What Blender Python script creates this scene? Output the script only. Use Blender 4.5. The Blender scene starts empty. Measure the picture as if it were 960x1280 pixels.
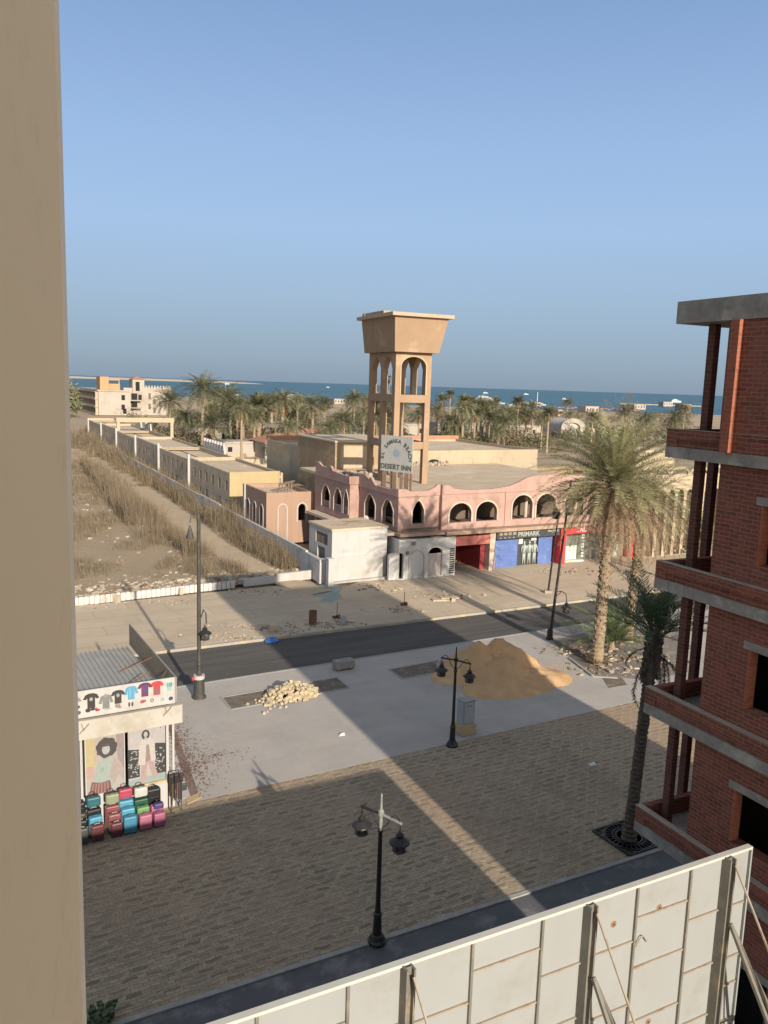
import bpy, math, random
from mathutils import Vector, Matrix, noise
from mathutils.geometry import tessellate_polygon
rnd = random.Random(7)
sc = bpy.context.scene
C = sc.collection
rad = math.radians
# ---------------------------------------------------------------- survey: the camera was solved from the horizon and the verticals,
# measured points of the photograph are intersected with the ground (or a wall plane) to get metres
F, ROLL, PITCH, H = 1023.0, rad(1.82), math.atan(158.9/1023.0), 13.5
def ray(px, py):
    dx, dy = px-480, py-640
    x = dx*math.cos(ROLL)+dy*math.sin(ROLL); y = -dx*math.sin(ROLL)+dy*math.cos(ROLL)
    return x, F*math.cos(PITCH)-y*math.sin(PITCH), -F*math.sin(PITCH)-y*math.cos(PITCH)
def G(px, py, z=0.0):
    X, Y, Z = ray(px, py); t = (z-H)/Z
    return (X*t, Y*t, z)
def at(px, py, Yd):
    X, Y, Z = ray(px, py); t = Yd/Y
    return (X*t, Yd, H+Z*t)
def on(px, py, p0, yaw):
    X, Y, Z = ray(px, py); a = rad(yaw); nx, ny = math.cos(a), -math.sin(a)
    t = (p0[0]*nx+p0[1]*ny)/(X*nx+Y*ny)
    return (X*t, Y*t, H+Z*t)
class Frame:
    def __init__(s, o, th): s.o = o; s.th = rad(th); s.c = math.cos(s.th); s.s = math.sin(s.th)
    def w(s, x, y, z=0.0): return (s.o[0]+x*s.c-y*s.s, s.o[1]+x*s.s+y*s.c, z)
    def l(s, p):
        dx, dy = p[0]-s.o[0], p[1]-s.o[1]
        return (dx*s.c+dy*s.s, -dx*s.s+dy*s.c, p[2] if len(p) > 2 else 0.0)
    def pf(s, px, py, y=0.0):      # pixel -> local (x, z) on the local plane y = const
        p = s.l(on(px, py, s.w(0, y), 90-math.degrees(s.th))); return (p[0], p[2])
    def ps(s, px, py, x=0.0):      # pixel -> local (y, z) on the local plane x = const
        p = s.l(on(px, py, s.w(x, 0), -math.degrees(s.th))); return (p[1], p[2])
# ---------------------------------------------------------------- materials
def nm(name):
    m = bpy.data.materials.new(name); m.use_nodes = True
    nt = m.node_tree; b = nt.nodes['Principled BSDF']
    return m, nt, b
def N(nt, t, **kw):
    n = nt.nodes.new(t)
    for k, v in kw.items():
        if k.startswith('i_'): n.inputs[k[2:].replace('_', ' ')].default_value = v
        else: setattr(n, k, v)
    return n
def rgba(c): return (c[0], c[1], c[2], 1.0)
def ramp(nt, stops):
    r = nt.nodes.new('ShaderNodeValToRGB'); e = r.color_ramp.elements
    while len(e) > len(stops): e.remove(e[-1])
    while len(e) < len(stops): e.new(0.5)
    for k, (p, c) in zip(e, stops): k.position = p; k.color = rgba(c) if len(c) == 3 else c
    return r
def mixc(nt, a, b, fac, mode='MIX'):
    m = nt.nodes.new('ShaderNodeMix'); m.data_type = 'RGBA'; m.blend_type = mode
    def put(sock, v):
        if isinstance(v, (tuple, list)): sock.default_value = rgba(v)
        elif isinstance(v, float): sock.default_value = v
        else: nt.links.new(v, sock)
    put(m.inputs[0], fac); put(m.inputs[6], a); put(m.inputs[7], b)
    return m.outputs[2]
def coords(nt, scale=(1, 1, 1), rot=(0, 0, 0)):
    tc = nt.nodes.new('ShaderNodeTexCoord'); mp = nt.nodes.new('ShaderNodeMapping')
    mp.inputs['Scale'].default_value = scale; mp.inputs['Rotation'].default_value = rot
    nt.links.new(tc.outputs['Object'], mp.inputs['Vector']); return mp.outputs['Vector']
def noisefac(nt, vec, scale, detail=5, rough=0.6, lo=0.3, hi=0.7):
    n = N(nt, 'ShaderNodeTexNoise'); n.inputs['Scale'].default_value = scale
    n.inputs['Detail'].default_value = detail; n.inputs['Roughness'].default_value = rough
    nt.links.new(vec, n.inputs['Vector'])
    mr = nt.nodes.new('ShaderNodeMapRange'); mr.inputs[1].default_value = lo; mr.inputs[2].default_value = hi
    nt.links.new(n.outputs['Fac'], mr.inputs[0]); return mr.outputs[0]
def bump(nt, b, h, strength=0.3, dist=0.02):
    n = nt.nodes.new('ShaderNodeBump'); n.inputs['Strength'].default_value = strength; n.inputs['Distance'].default_value = dist
    nt.links.new(h, n.inputs['Height']); nt.links.new(n.outputs['Normal'], b.inputs['Normal'])
def plain(name, c1, c2=None, scale=2.0, rough=0.85, metal=0.0, bmp=0.0, c3=None, s3=0.35, streak=False, detail=6):
    """base colour c1 drifting to c2 by noise, c3 = worn blotches of their own shape"""
    m, nt, b = nm(name)
    b.inputs['Roughness'].default_value = rough; b.inputs['Metallic'].default_value = metal
    if rough > 0.8: b.inputs['Specular IOR Level'].default_value = 0.25
    if c2 is None: c2 = tuple(x*0.8 for x in c1)
    v = coords(nt, (1, 1, 0.25) if streak else (1, 1, 1))
    f = noisefac(nt, v, scale, detail)
    col = mixc(nt, c1, c2, f)
    if c3:
        g = noisefac(nt, coords(nt), s3, 8, 0.7, 0.52, 0.66)
        col = mixc(nt, col, c3, g)
    nt.links.new(col, b.inputs['Base Color'])
    if rough >= 0.8:      # grime: fine specks and run-off marks
        col = mixc(nt, col, tuple(x*0.62 for x in c1), mul(nt, noisefac(nt, coords(nt), scale*9, 8, 0.8, 0.56, 0.74), 0.40))
        if streak: col = mixc(nt, col, tuple(x*0.60 for x in c1), mul(nt, noisefac(nt, coords(nt,(3,3,0.22)), 1.3, 7, 0.7, 0.52, 0.75), 0.42))
        nt.links.new(col, b.inputs['Base Color'])
    if bmp: bump(nt, b, noisefac(nt, v, scale*6, 6), bmp, 0.03)
    return m
def bricky(name, ca, cb, mortar, scale=1.0, bw=0.24, bh=0.075, ms=0.012, rough=0.9, flat=False, rot=0.0, dirt=None, bmp=0.5, bias=0.0):
    m, nt, b = nm(name); b.inputs['Roughness'].default_value = rough; b.inputs['Specular IOR Level'].default_value = 0.2
    tc = nt.nodes.new('ShaderNodeTexCoord')
    if flat:
        vec = coords(nt, (1, 1, 1), (0, 0, rot))
    else:
        sp = nt.nodes.new('ShaderNodeSeparateXYZ'); nt.links.new(tc.outputs['Object'], sp.inputs[0])
        ad = nt.nodes.new('ShaderNodeMath'); nt.links.new(sp.outputs[0], ad.inputs[0]); nt.links.new(sp.outputs[1], ad.inputs[1])
        cb_ = nt.nodes.new('ShaderNodeCombineXYZ'); nt.links.new(ad.outputs[0], cb_.inputs[0]); nt.links.new(sp.outputs[2], cb_.inputs[1])
        vec = cb_.outputs[0]
    # slight wobble so that the courses are not ruled lines
    nz = N(nt, 'ShaderNodeTexNoise'); nz.inputs['Scale'].default_value = 3.0; nt.links.new(vec, nz.inputs['Vector'])
    wob = nt.nodes.new('ShaderNodeVectorMath'); wob.operation = 'MULTIPLY_ADD'
    wob.inputs[1].default_value = (0.05, 0.045, 0); nt.links.new(nz.outputs['Color'], wob.inputs[0]); nt.links.new(vec, wob.inputs[2])
    bt = nt.nodes.new('ShaderNodeTexBrick'); bt.inputs['Scale'].default_value = scale
    bt.inputs['Brick Width'].default_value = bw; bt.inputs['Row Height'].default_value = bh; bt.inputs['Mortar Size'].default_value = ms
    bt.inputs['Mortar Smooth'].default_value = 0.3; bt.inputs['Bias'].default_value = bias
    bt.inputs['Color1'].default_value = rgba(ca); bt.inputs['Color2'].default_value = rgba(cb); bt.inputs['Mortar'].default_value = rgba(mortar)
    nt.links.new(wob.outputs[0], bt.inputs['Vector'])
    f = noisefac(nt, coords(nt), 1.1, 7, 0.65)
    col = mixc(nt, bt.outputs['Color'], dirt or tuple(x*0.6 for x in ca), f if False else mul(nt, f, 0.55))
    col = mixc(nt, col, mortar, mul(nt, noisefac(nt, coords(nt,(0.7,0.7,2.6)), 3.2, 8, 0.75, 0.57, 0.68), 0.55))
    col = mixc(nt, col, tuple(x*0.35 for x in ca), mul(nt, noisefac(nt, coords(nt,(1,1,2)), 5.5, 6, 0.7, 0.56, 0.70), 0.6))
    nt.links.new(col, b.inputs['Base Color'])
    if bmp:
        inv = nt.nodes.new('ShaderNodeMath'); inv.operation = 'SUBTRACT'; inv.inputs[0].default_value = 1.0
        nt.links.new(bt.outputs['Fac'], inv.inputs[1]); bump(nt, b, inv.outputs[0], bmp, 0.02)
    return m
def mul(nt, s, k):
    n = nt.nodes.new('ShaderNodeMath'); n.operation = 'MULTIPLY'; n.inputs[1].default_value = k
    nt.links.new(s, n.inputs[0]); return n.outputs[0]
_flat = {}
def fl(c, rough=0.6):
    k = tuple(round(x, 3) for x in c)+(rough,)
    if k not in _flat:
        _flat[k] = plain('print_ink', c, tuple(x*0.85 for x in c), 9.0, rough)
    return _flat[k]
# ---------------------------------------------------------------- mesh builder
class MB:
    def __init__(s): s.v = []; s.f = []; s.mi = []; s.cur = 0
    def add(s, vs, fs):
        o = len(s.v); s.v += [tuple(v) for v in vs]
        for f in fs: s.f.append(tuple(i+o for i in f)); s.mi.append(s.cur)
        return s
    def box(s, x0, x1, y0, y1, z0, z1):
        return s.add([(x0,y0,z0),(x1,y0,z0),(x1,y1,z0),(x0,y1,z0),(x0,y0,z1),(x1,y0,z1),(x1,y1,z1),(x0,y1,z1)],
                     [(0,3,2,1),(4,5,6,7),(0,1,5,4),(1,2,6,5),(2,3,7,6),(3,0,4,7)])
    def prism(s, poly, z0, z1):            # polygon in x,y extruded along z; z may be per-vertex lists
        n = len(poly)
        a = sum(poly[i][0]*poly[(i+1)%n][1]-poly[(i+1)%n][0]*poly[i][1] for i in range(n))
        if a < 0: poly = poly[::-1]
        vs = [(p[0],p[1],z0) for p in poly]+[(p[0],p[1],z1) for p in poly]
        tri = tessellate_polygon([[Vector((p[0],p[1],0)) for p in poly]])
        fs = []
        for t in tri:
            q = [poly[i] for i in t]
            ar = (q[1][0]-q[0][0])*(q[2][1]-q[0][1])-(q[2][0]-q[0][0])*(q[1][1]-q[0][1])
            if ar < 0: t = t[::-1]
            fs.append(tuple(i+n for i in t)); fs.append(tuple(t[::-1]))
        for i in range(n): j = (i+1)%n; fs.append((i,j,j+n,i+n))
        return s.add(vs, fs)
    def wall(s, outer, holes, t, axis='x', off=0.0):
        """outline in (along, z) with holes, thickness t; axis 'x': along = x, faces -y at y=off; 'y': along = y, faces -x at x=off"""
        loops = [outer]+holes
        P = [p for lp in loops for p in lp]
        tri = tessellate_polygon([[Vector((p[0],p[1],0)) for p in lp] for lp in loops])
        n = len(P)
        def mk(p, d): return (p[0], off+d, p[1]) if axis == 'x' else (off+d, p[0], p[1])
        vs = [mk(p,0) for p in P]+[mk(p,t) for p in P]
        fs = []
        for a in tri:
            q = [P[i] for i in a]
            ar = (q[1][0]-q[0][0])*(q[2][1]-q[0][1])-(q[2][0]-q[0][0])*(q[1][1]-q[0][1])
            if abs(ar) < 1e-9: continue
            if (ar < 0) == (axis == 'x'): a = a[::-1]
            fs.append(tuple(a)); fs.append(tuple(i+n for i in a[::-1]))
        o = 0
        for lp in loops:
            k = len(lp)
            for i in range(k): fs.append((o+i, o+(i+1)%k, o+(i+1)%k+n, o+i+n))
            o += k
        return s.add(vs, fs)
    def tube(s, pts, rs, n=8, cap=True):
        rings = []
        for i, p in enumerate(pts):
            p = Vector(p)
            d = (Vector(pts[min(i+1,len(pts)-1)])-Vector(pts[max(i-1,0)])).normalized()
            a = d.orthogonal().normalized() if i == 0 else (prev-d*prev.dot(d)).normalized()
            prev = a; b = d.cross(a)
            r = rs[i] if isinstance(rs,(list,tuple)) else rs
            rings.append([p+a*(r*math.cos(2*math.pi*k/n))+b*(r*math.sin(2*math.pi*k/n)) for k in range(n)])
        vs = [v for rg in rings for v in rg]; fs = []
        for i in range(len(rings)-1):
            for k in range(n):
                k2 = (k+1)%n; fs.append((i*n+k, i*n+k2, (i+1)*n+k2, (i+1)*n+k))
        if cap: fs.append(tuple(range(n))[::-1]); fs.append(tuple((len(rings)-1)*n+k for k in range(n)))
        return s.add(vs, fs)
    def bar(s, a, b, w, h=None):           # rectangular bar
        a, b = Vector(a), Vector(b); h = h or w
        d = (b-a).normalized(); up = Vector((0,0,1)) if abs(d.z) < 0.95 else Vector((0,1,0))
        x = d.cross(up).normalized()*(w/2); y = x.cross(d).normalized()*(h/2)
        vs = [a-x-y,a+x-y,a+x+y,a-x+y,b-x-y,b+x-y,b+x+y,b-x+y]
        return s.add(vs, [(0,3,2,1),(4,5,6,7),(0,1,5,4),(1,2,6,5),(2,3,7,6),(3,0,4,7)])
    def lathe(s, prof, n=12, c=(0,0,0)):
        vs = []; fs = []
        for r, z in prof:
            for k in range(n): vs.append((c[0]+r*math.cos(2*math.pi*k/n), c[1]+r*math.sin(2*math.pi*k/n), c[2]+z))
        for i in range(len(prof)-1):
            for k in range(n): k2=(k+1)%n; fs.append((i*n+k,i*n+k2,(i+1)*n+k2,(i+1)*n+k))
        fs.append(tuple(range(n))[::-1]); fs.append(tuple((len(prof)-1)*n+k for k in range(n)))
        return s.add(vs, fs)
    def rock(s, c, r, rn, sq=(1,1,1)):
        vs = [(1,0,0),(-1,0,0),(0,1,0),(0,-1,0),(0,0,1),(0,0,-1)]
        k = [(.58,.58,.58),(-.58,.58,.58),(.58,-.58,.58),(-.58,-.58,.58),(.58,.58,-.58),(-.58,.58,-.58),(.58,-.58,-.58),(-.58,-.58,-.58)]
        # rough cuboid stone
        an = rn.uniform(0,6.28); ca, sa = math.cos(an), math.sin(an); tl = rn.uniform(-.5,.5)
        out = []
        for q in k:
            x,y,z = (q[i]*r*sq[i]*rn.uniform(.75,1.3)*1.5 for i in range(3))
            y, z = y*math.cos(tl)-z*math.sin(tl), y*math.sin(tl)+z*math.cos(tl)
            out.append((c[0]+x*ca-y*sa, c[1]+x*sa+y*ca, c[2]+z))
        return s.add(out, [(0,1,3,2),(4,6,7,5),(0,2,6,4),(1,5,7,3),(0,4,5,1),(2,3,7,6)])
    def trims(s): pass
    def flat(s, poly, y):                  # printed shape on a -y facing plane, poly in (x,z)
        n = len(poly); tri = tessellate_polygon([[Vector((p[0],p[1],0)) for p in poly]])
        fs = []
        for a in tri:
            q = [poly[i] for i in a]
            ar = (q[1][0]-q[0][0])*(q[2][1]-q[0][1])-(q[2][0]-q[0][0])*(q[1][1]-q[0][1])
            fs.append(tuple(a if ar > 0 else a[::-1]))
        return s.add([(p[0],y,p[1]) for p in poly], fs)
    def build(s, name, mats, parent=None, smooth=False, bevel=0.0, loc=None, rot=None):
        me = bpy.data.meshes.new(name); me.from_pydata(s.v, [], s.f)
        mats = mats if isinstance(mats,(list,tuple)) else [mats]
        for m in mats: me.materials.append(m)
        if len(mats) > 1: me.polygons.foreach_set('material_index', s.mi)
        if smooth: me.polygons.foreach_set('use_smooth', [True]*len(me.polygons))
        me.update()
        o = bpy.data.objects.new(name, me); C.objects.link(o)
        if parent: o.parent = parent
        if loc: o.location = loc
        if rot is not None: o.rotation_euler = (0,0,rot)
        if bevel:
            b = o.modifiers.new('bevel','BEVEL'); b.width = bevel; b.segments = 2; b.limit_method = 'ANGLE'
        return o
def tag(o, label=None, cat=None, group=None, kind=None):
    if label: o['label'] = label
    if cat: o['category'] = cat
    if group: o['group'] = group
    if kind: o['kind'] = kind
    return o
def thing(name, label, cat, loc=(0,0,0), rz=0.0, group=None):
    o = bpy.data.objects.new(name, None); C.objects.link(o); o.empty_display_size = 0.2
    o.location = loc; o.rotation_euler = (0,0,rz)
    return tag(o, label, cat, group)
def thing_f(name, label, cat, fr, group=None): return thing(name, label, cat, (fr.o[0],fr.o[1],0), fr.th, group)
KIDS = {}
def dup(root, loc, rz=0.0, label=None, group=None, scale=None):
    r = root.copy(); C.objects.link(r); r.location = loc; r.rotation_euler = (0,0,rz)
    if scale: r.scale = (scale,)*3
    if label: r['label'] = label
    if group: r['group'] = group
    for ch in [o for o in root.children]:
        c = ch.copy(); C.objects.link(c); c.parent = r
        for g in [o for o in ch.children]:
            d = g.copy(); C.objects.link(d); d.parent = c
    return r
def arch(x0, x1, z0, zs, rise, n=10, pointed=False):
    """opening outline, counter-clockwise: rectangle x0..x1 from z0 to the springing zs, then an arch of given rise"""
    pts = [(x0,z0),(x1,z0)]; xm = (x0+x1)/2; hw = (x1-x0)/2
    for k in range(n+1):
        a = math.pi*k/n; c = math.cos(a); q = math.sin(a)
        if pointed: q = 1-abs(c)**1.7
        pts.append((xm+hw*c, zs+rise*q))
    return pts
def rect(x0,x1,z0,z1): return [(x0,z0),(x1,z0),(x1,z1),(x0,z1)]
def arch_trim(mb, x0, x1, z0, zs, rise, w, t, axis, off, pointed=False, n=14):
    o = arch(x0-w, x1+w, z0, zs, rise+w, n, pointed); i = arch(x0, x1, z0, zs, rise, n, pointed)
    o = o[1:]+o[:1]; i = i[1:]+i[:1]       # from bottom right over the arch to bottom left
    mb.wall(o+i[::-1], [], t, axis, off)
def text_mesh(name, txt, size, mat, parent, loc, rot, depth=0.01, bold=False, spacing=1.0, align='CENTER'):
    cu = bpy.data.curves.new(name, 'FONT'); cu.body = txt; cu.size = size; cu.extrude = depth; cu.align_x = align; cu.align_y = 'CENTER'
    cu.space_character = spacing
    if bold: cu.offset = size*0.025
    t = bpy.data.objects.new(name, cu); C.objects.link(t)
    dg = bpy.context.evaluated_depsgraph_get(); dg.update()
    me = bpy.data.meshes.new_from_object(t.evaluated_get(dg)); bpy.data.objects.remove(t)
    me.materials.clear(); me.materials.append(mat); me.name = name
    o = bpy.data.objects.new(name, me); C.objects.link(o); o.parent = parent; o.location = loc; o.rotation_euler = rot
    return o
def proj(x, y, z):
    z = z-H; zf = y*math.cos(PITCH)-z*math.sin(PITCH); v = -(y*math.sin(PITCH)+z*math.cos(PITCH))
    u = x*F/zf; v = v*F/zf
    return 480+u*math.cos(ROLL)-v*math.sin(ROLL), 640+u*math.sin(ROLL)+v*math.cos(ROLL)
# ---------------------------------------------------------------- camera, sky, sun
cam = bpy.data.cameras.new('camera'); co = bpy.data.objects.new('camera', cam); C.objects.link(co); sc.camera = co
cam.sensor_fit = 'VERTICAL'; cam.sensor_height = 36.0; cam.lens = 36.0*F/1280.0; cam.clip_end = 80000; cam.clip_start = 0.05
fw = Vector((0, math.cos(PITCH), -math.sin(PITCH))); R0 = Vector((1,0,0)); U0 = R0.cross(fw)
rx = R0*math.cos(ROLL)+U0*math.sin(ROLL); ry = -R0*math.sin(ROLL)+U0*math.cos(ROLL)
co.matrix_world = Matrix(((rx.x,ry.x,-fw.x,0),(rx.y,ry.y,-fw.y,0),(rx.z,ry.z,-fw.z,H),(0,0,0,1)))
SUN_AZ, SUN_EL = rad(180-25.8), rad(20.0)          # clockwise from +Y
wd = bpy.data.worlds.new('World'); sc.world = wd; wd.use_nodes = True
nt = wd.node_tree; bg = nt.nodes['Background']
sky = nt.nodes.new('ShaderNodeTexSky'); sky.sky_type = 'NISHITA'; sky.sun_disc = False
sky.sun_elevation = SUN_EL; sky.sun_rotation = SUN_AZ; sky.air_density = 1.0; sky.dust_density = 1.5; sky.ozone_density = 2.0; sky.altitude = 0
# the dusty haze of the coast evens the sky out on the side away from the sun
tc = nt.nodes.new('ShaderNodeTexCoord'); sp_ = nt.nodes.new('ShaderNodeSeparateXYZ'); nt.links.new(tc.outputs['Generated'], sp_.inputs[0])
hz = ramp(nt, [(0.0,(1.32,1.74,2.22)),(0.035,(1.50,2.04,2.61)),(0.10,(1.74,2.42,3.30)),(0.175,(1.86,2.70,3.95)),(0.26,(1.66,2.50,3.92)),(0.39,(1.20,1.92,3.26)),(0.55,(1.85,2.15,2.6)),(1.0,(2.05,2.15,2.3))])
nt.links.new(sp_.outputs[2], hz.inputs[0])
dt = nt.nodes.new('ShaderNodeVectorMath'); dt.operation = 'DOT_PRODUCT'; dt.inputs[1].default_value = (math.sin(SUN_AZ), math.cos(SUN_AZ), 0)
nt.links.new(tc.outputs['Generated'], dt.inputs[0])
fr_ = nt.nodes.new('ShaderNodeMapRange'); fr_.inputs[1].default_value = -0.25; fr_.inputs[2].default_value = 0.75; fr_.inputs[3].default_value = 0.95; fr_.inputs[4].default_value = 0.5
nt.links.new(dt.outputs['Value'], fr_.inputs[0])
nt.links.new(mixc(nt, sky.outputs[0], hz.outputs[0], fr_.outputs[0]), bg.inputs[0]); bg.inputs[1].default_value = 0.13
sl = bpy.data.lights.new('sun', 'SUN'); so = bpy.data.objects.new('sun', sl); C.objects.link(so)
sl.energy = 4.5; sl.angle = rad(0.6); sl.color = (1.0, 0.90, 0.76)
sd = Vector((math.sin(SUN_AZ)*math.cos(SUN_EL), math.cos(SUN_AZ)*math.cos(SUN_EL), math.sin(SUN_EL)))
so.rotation_euler = sd.to_track_quat('Z','Y').to_euler()
sc.view_settings.view_transform = 'Standard'; sc.view_settings.look = 'None'; sc.view_settings.gamma = 1.0
sc.view_settings.exposure = 0.6
# ---------------------------------------------------------------- materials of the place
M = {}
M['plaza'] = None
def plaza_mat():
    m, nt, b = nm('paving_blocks'); b.inputs['Roughness'].default_value = 0.9; b.inputs['Specular IOR Level'].default_value = 0.2
    v = coords(nt)
    nz = N(nt, 'ShaderNodeTexNoise'); nz.inputs['Scale'].default_value = 1.9; nz.inputs['Detail'].default_value = 3; nt.links.new(v, nz.inputs['Vector'])
    wob = nt.nodes.new('ShaderNodeVectorMath'); wob.operation = 'MULTIPLY_ADD'; wob.inputs[1].default_value = (0.34,0.24,0)
    nt.links.new(nz.outputs['Color'], wob.inputs[0]); nt.links.new(v, wob.inputs[2])
    def br(bw, bh, ms, c1, c2, mo, off, bias=0.0):
        t = nt.nodes.new('ShaderNodeTexBrick'); t.inputs['Scale'].default_value = 1; t.offset = off; t.inputs['Bias'].default_value = bias
        t.inputs['Brick Width'].default_value = bw; t.inputs['Row Height'].default_value = bh; t.inputs['Mortar Size'].default_value = ms
        t.inputs['Color1'].default_value = rgba(c1); t.inputs['Color2'].default_value = rgba(c2); t.inputs['Mortar'].default_value = rgba(mo)
        nt.links.new(wob.outputs[0], t.inputs['Vector']); return t
    base = br(0.22, 0.11, 0.006, (0.405,0.318,0.212), (0.31,0.245,0.17), (0.17,0.135,0.10), 0.5)
    # darker blocks laid as broken dashes, row after row
    acc = br(0.54, 0.26, 0.088, (1,1,1), (0.15,0.15,0.15), (0,0,0), 0.43); acc.inputs['Mortar Smooth'].default_value = 0.25
    acc2 = br(0.42, 0.19, 0.066, (0.8,0.8,0.8), (0,0,0), (0,0,0), 0.37); acc2.inputs['Mortar Smooth'].default_value = 0.25
    mx = nt.nodes.new('ShaderNodeMath'); mx.operation = 'MAXIMUM'; nt.links.new(acc.outputs['Color'], mx.inputs[0]); nt.links.new(mul(nt, acc2.outputs['Color'], 0.6), mx.inputs[1])
    col = mixc(nt, base.outputs['Color'], (0.13,0.102,0.075), mul(nt, mx.outputs[0], 0.72))
    col = mixc(nt, col, (0.33,0.22,0.145), mul(nt, noisefac(nt, v, 0.22, 6, 0.6, 0.45, 0.75), 0.45))
    col = mixc(nt, col, (0.14,0.115,0.09), mul(nt, noisefac(nt, coords(nt,(1,0.35,1)), 0.35, 6, 0.7, 0.5, 0.8), 0.55))
    nt.links.new(col, b.inputs['Base Color'])
    inv = N(nt,'ShaderNodeMath'); inv.operation='SUBTRACT'; inv.inputs[0].default_value=1.0; nt.links.new(base.outputs['Fac'], inv.inputs[1]); bump(nt, b, inv.outputs[0], 0.4, 0.01)
    return m
M['plaza'] = plaza_mat()
def slab_mat(name, c1, c2, joint, bw, bh, c3, s3=0.3, ms=0.012):
    m, nt, b = nm(name); b.inputs['Roughness'].default_value = 0.9; b.inputs['Specular IOR Level'].default_value = 0.2
    v = coords(nt)
    t = nt.nodes.new('ShaderNodeTexBrick'); t.inputs['Scale'].default_value = 1; t.inputs['Brick Width'].default_value = bw; t.inputs['Row Height'].default_value = bh
    t.inputs['Mortar Size'].default_value = ms; t.inputs['Mortar Smooth'].default_value = 0.6
    t.inputs['Color1'].default_value = rgba(c1); t.inputs['Color2'].default_value = rgba(c2); t.inputs['Mortar'].default_value = rgba(joint)
    nt.links.new(v, t.inputs['Vector'])
    col = mixc(nt, t.outputs['Color'], c3, mul(nt, noisefac(nt, v, s3, 8, 0.68, 0.42, 0.68), 0.7))
    col = mixc(nt, col, tuple(x*0.62 for x in c1), mul(nt, noisefac(nt, v, 2.4, 7, 0.7, 0.55, 0.8), 0.5))
    col = mixc(nt, col, tuple(x*k for x,k in zip(c1,(1.12,1.05,.92))), mul(nt, noisefac(nt, coords(nt,(0.5,1.4,1)), 0.6, 9, 0.75, 0.5, 0.72), 0.7))
    col = mixc(nt, col, tuple(x*0.55 for x in c1), mul(nt, noisefac(nt, coords(nt,(1.6,0.25,1)), 0.9, 9, 0.8, 0.60, 0.78), 0.45))
    col = mixc(nt, col, tuple(x*0.72 for x in c1), mul(nt, noisefac(nt, v, 9.0, 6, 0.8, 0.55, 0.7), 0.35))
    nt.links.new(col, b.inputs['Base Color']); bump(nt, b, noisefac(nt, v, 14, 5), 0.25, 0.02)
    return m
M['pavement'] = slab_mat('cement_pavement', (0.41,0.37,0.335), (0.375,0.34,0.305), (0.33,0.30,0.265), 3.2, 2.6, (0.33,0.295,0.26), 0.45)
M['farpave'] = slab_mat('dusty_pavement', (0.50,0.405,0.295), (0.45,0.36,0.26), (0.31,0.25,0.185), 4.2, 1.6, (0.36,0.285,0.20), 0.22, 0.03)
def asphalt():
    m, nt, b = nm('asphalt'); b.inputs['Roughness'].default_value = 0.95; b.inputs['Specular IOR Level'].default_value = 0.08
    v = coords(nt)
    col = mixc(nt, (0.088,0.081,0.074), (0.122,0.112,0.101), noisefac(nt, coords(nt,(0.12,1.2,1)), 1.0, 6, 0.65, 0.35, 0.7))
    col = mixc(nt, col, (0.125,0.11,0.094), mul(nt, noisefac(nt, coords(nt,(0.3,1,1)), 0.45, 7, 0.7, 0.5, 0.75), 0.6))
    n = N(nt,'ShaderNodeTexNoise'); n.inputs['Scale'].default_value = 40; nt.links.new(v, n.inputs['Vector']); bump(nt, b, n.outputs['Fac'], 0.3, 0.01)
    nt.links.new(col, b.inputs['Base Color']); return m
M['asphalt'] = asphalt()
M['strip'] = plain('dark_tarmac', (0.095,0.095,0.098), (0.12,0.118,0.118), 1.5, 0.85, bmp=0.1, c3=(0.20,0.19,0.18), s3=0.8)
M['kerbline'] = plain('pale_kerbstone', (0.36,0.35,0.32), (0.26,0.25,0.23), 3.0, 0.9, bmp=0.2)
M['dirt'] = plain('sandy_dirt', (0.37,0.28,0.19), (0.30,0.22,0.145), 0.5, 0.95, bmp=0.5, c3=(0.44,0.36,0.27), s3=0.25)
M['path'] = plain('trodden_sand', (0.45,0.35,0.24), (0.39,0.30,0.20), 1.0, 0.95, bmp=0.3, c3=(0.46,0.37,0.27), s3=0.4)
M['earth'] = plain('dark_garden_soil', (0.20,0.16,0.12), (0.135,0.11,0.085), 2.5, 0.95, bmp=0.8, c3=(0.29,0.25,0.20), s3=1.4)
M['gravel'] = plain('grey_gravel', (0.30,0.27,0.235), (0.17,0.15,0.13), 7.0, 0.95, bmp=0.8, c3=(0.36,0.32,0.28), s3=1.0)
M['sandpile'] = plain('builders_sand', (0.54, 0.335, 0.17), (0.44, 0.265, 0.13), 1.2, 0.95, bmp=0.35, c3=(0.58, 0.38, 0.21), s3=0.8)
M['brick'] = bricky('red_brick', (0.25,0.072,0.044), (0.13,0.042,0.029), (0.28,0.17,0.125), 1.0, 0.25, 0.085, 0.008, dirt=(0.24,0.11,0.075), bmp=0.22)
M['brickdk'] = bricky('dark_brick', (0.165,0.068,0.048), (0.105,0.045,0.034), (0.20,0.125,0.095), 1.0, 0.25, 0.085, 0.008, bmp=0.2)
M['conc'] = plain('board_marked_concrete', (0.33,0.305,0.26), (0.20,0.185,0.155), 2.2, 0.9, bmp=0.5, c3=(0.42,0.385,0.32), s3=1.3, streak=False)
M['concY'] = plain('yellowed_concrete', (0.52,0.38,0.20), (0.42,0.31,0.17), 3.0, 0.9, bmp=0.3, c3=(0.34,0.28,0.2), s3=1.6)
M['pink'] = plain('pink_plaster', (0.41, 0.27, 0.225), (0.365, 0.23, 0.19), 0.8, 0.9, bmp=0.03, c3=(0.29, 0.19, 0.145), s3=0.7, streak=True)
M['pinktrim'] = plain('pale_pink_trim', (0.53, 0.42, 0.345), (0.46, 0.355, 0.285), 2.0, 0.9, c3=(0.38, 0.29, 0.23), s3=1.0)
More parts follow.
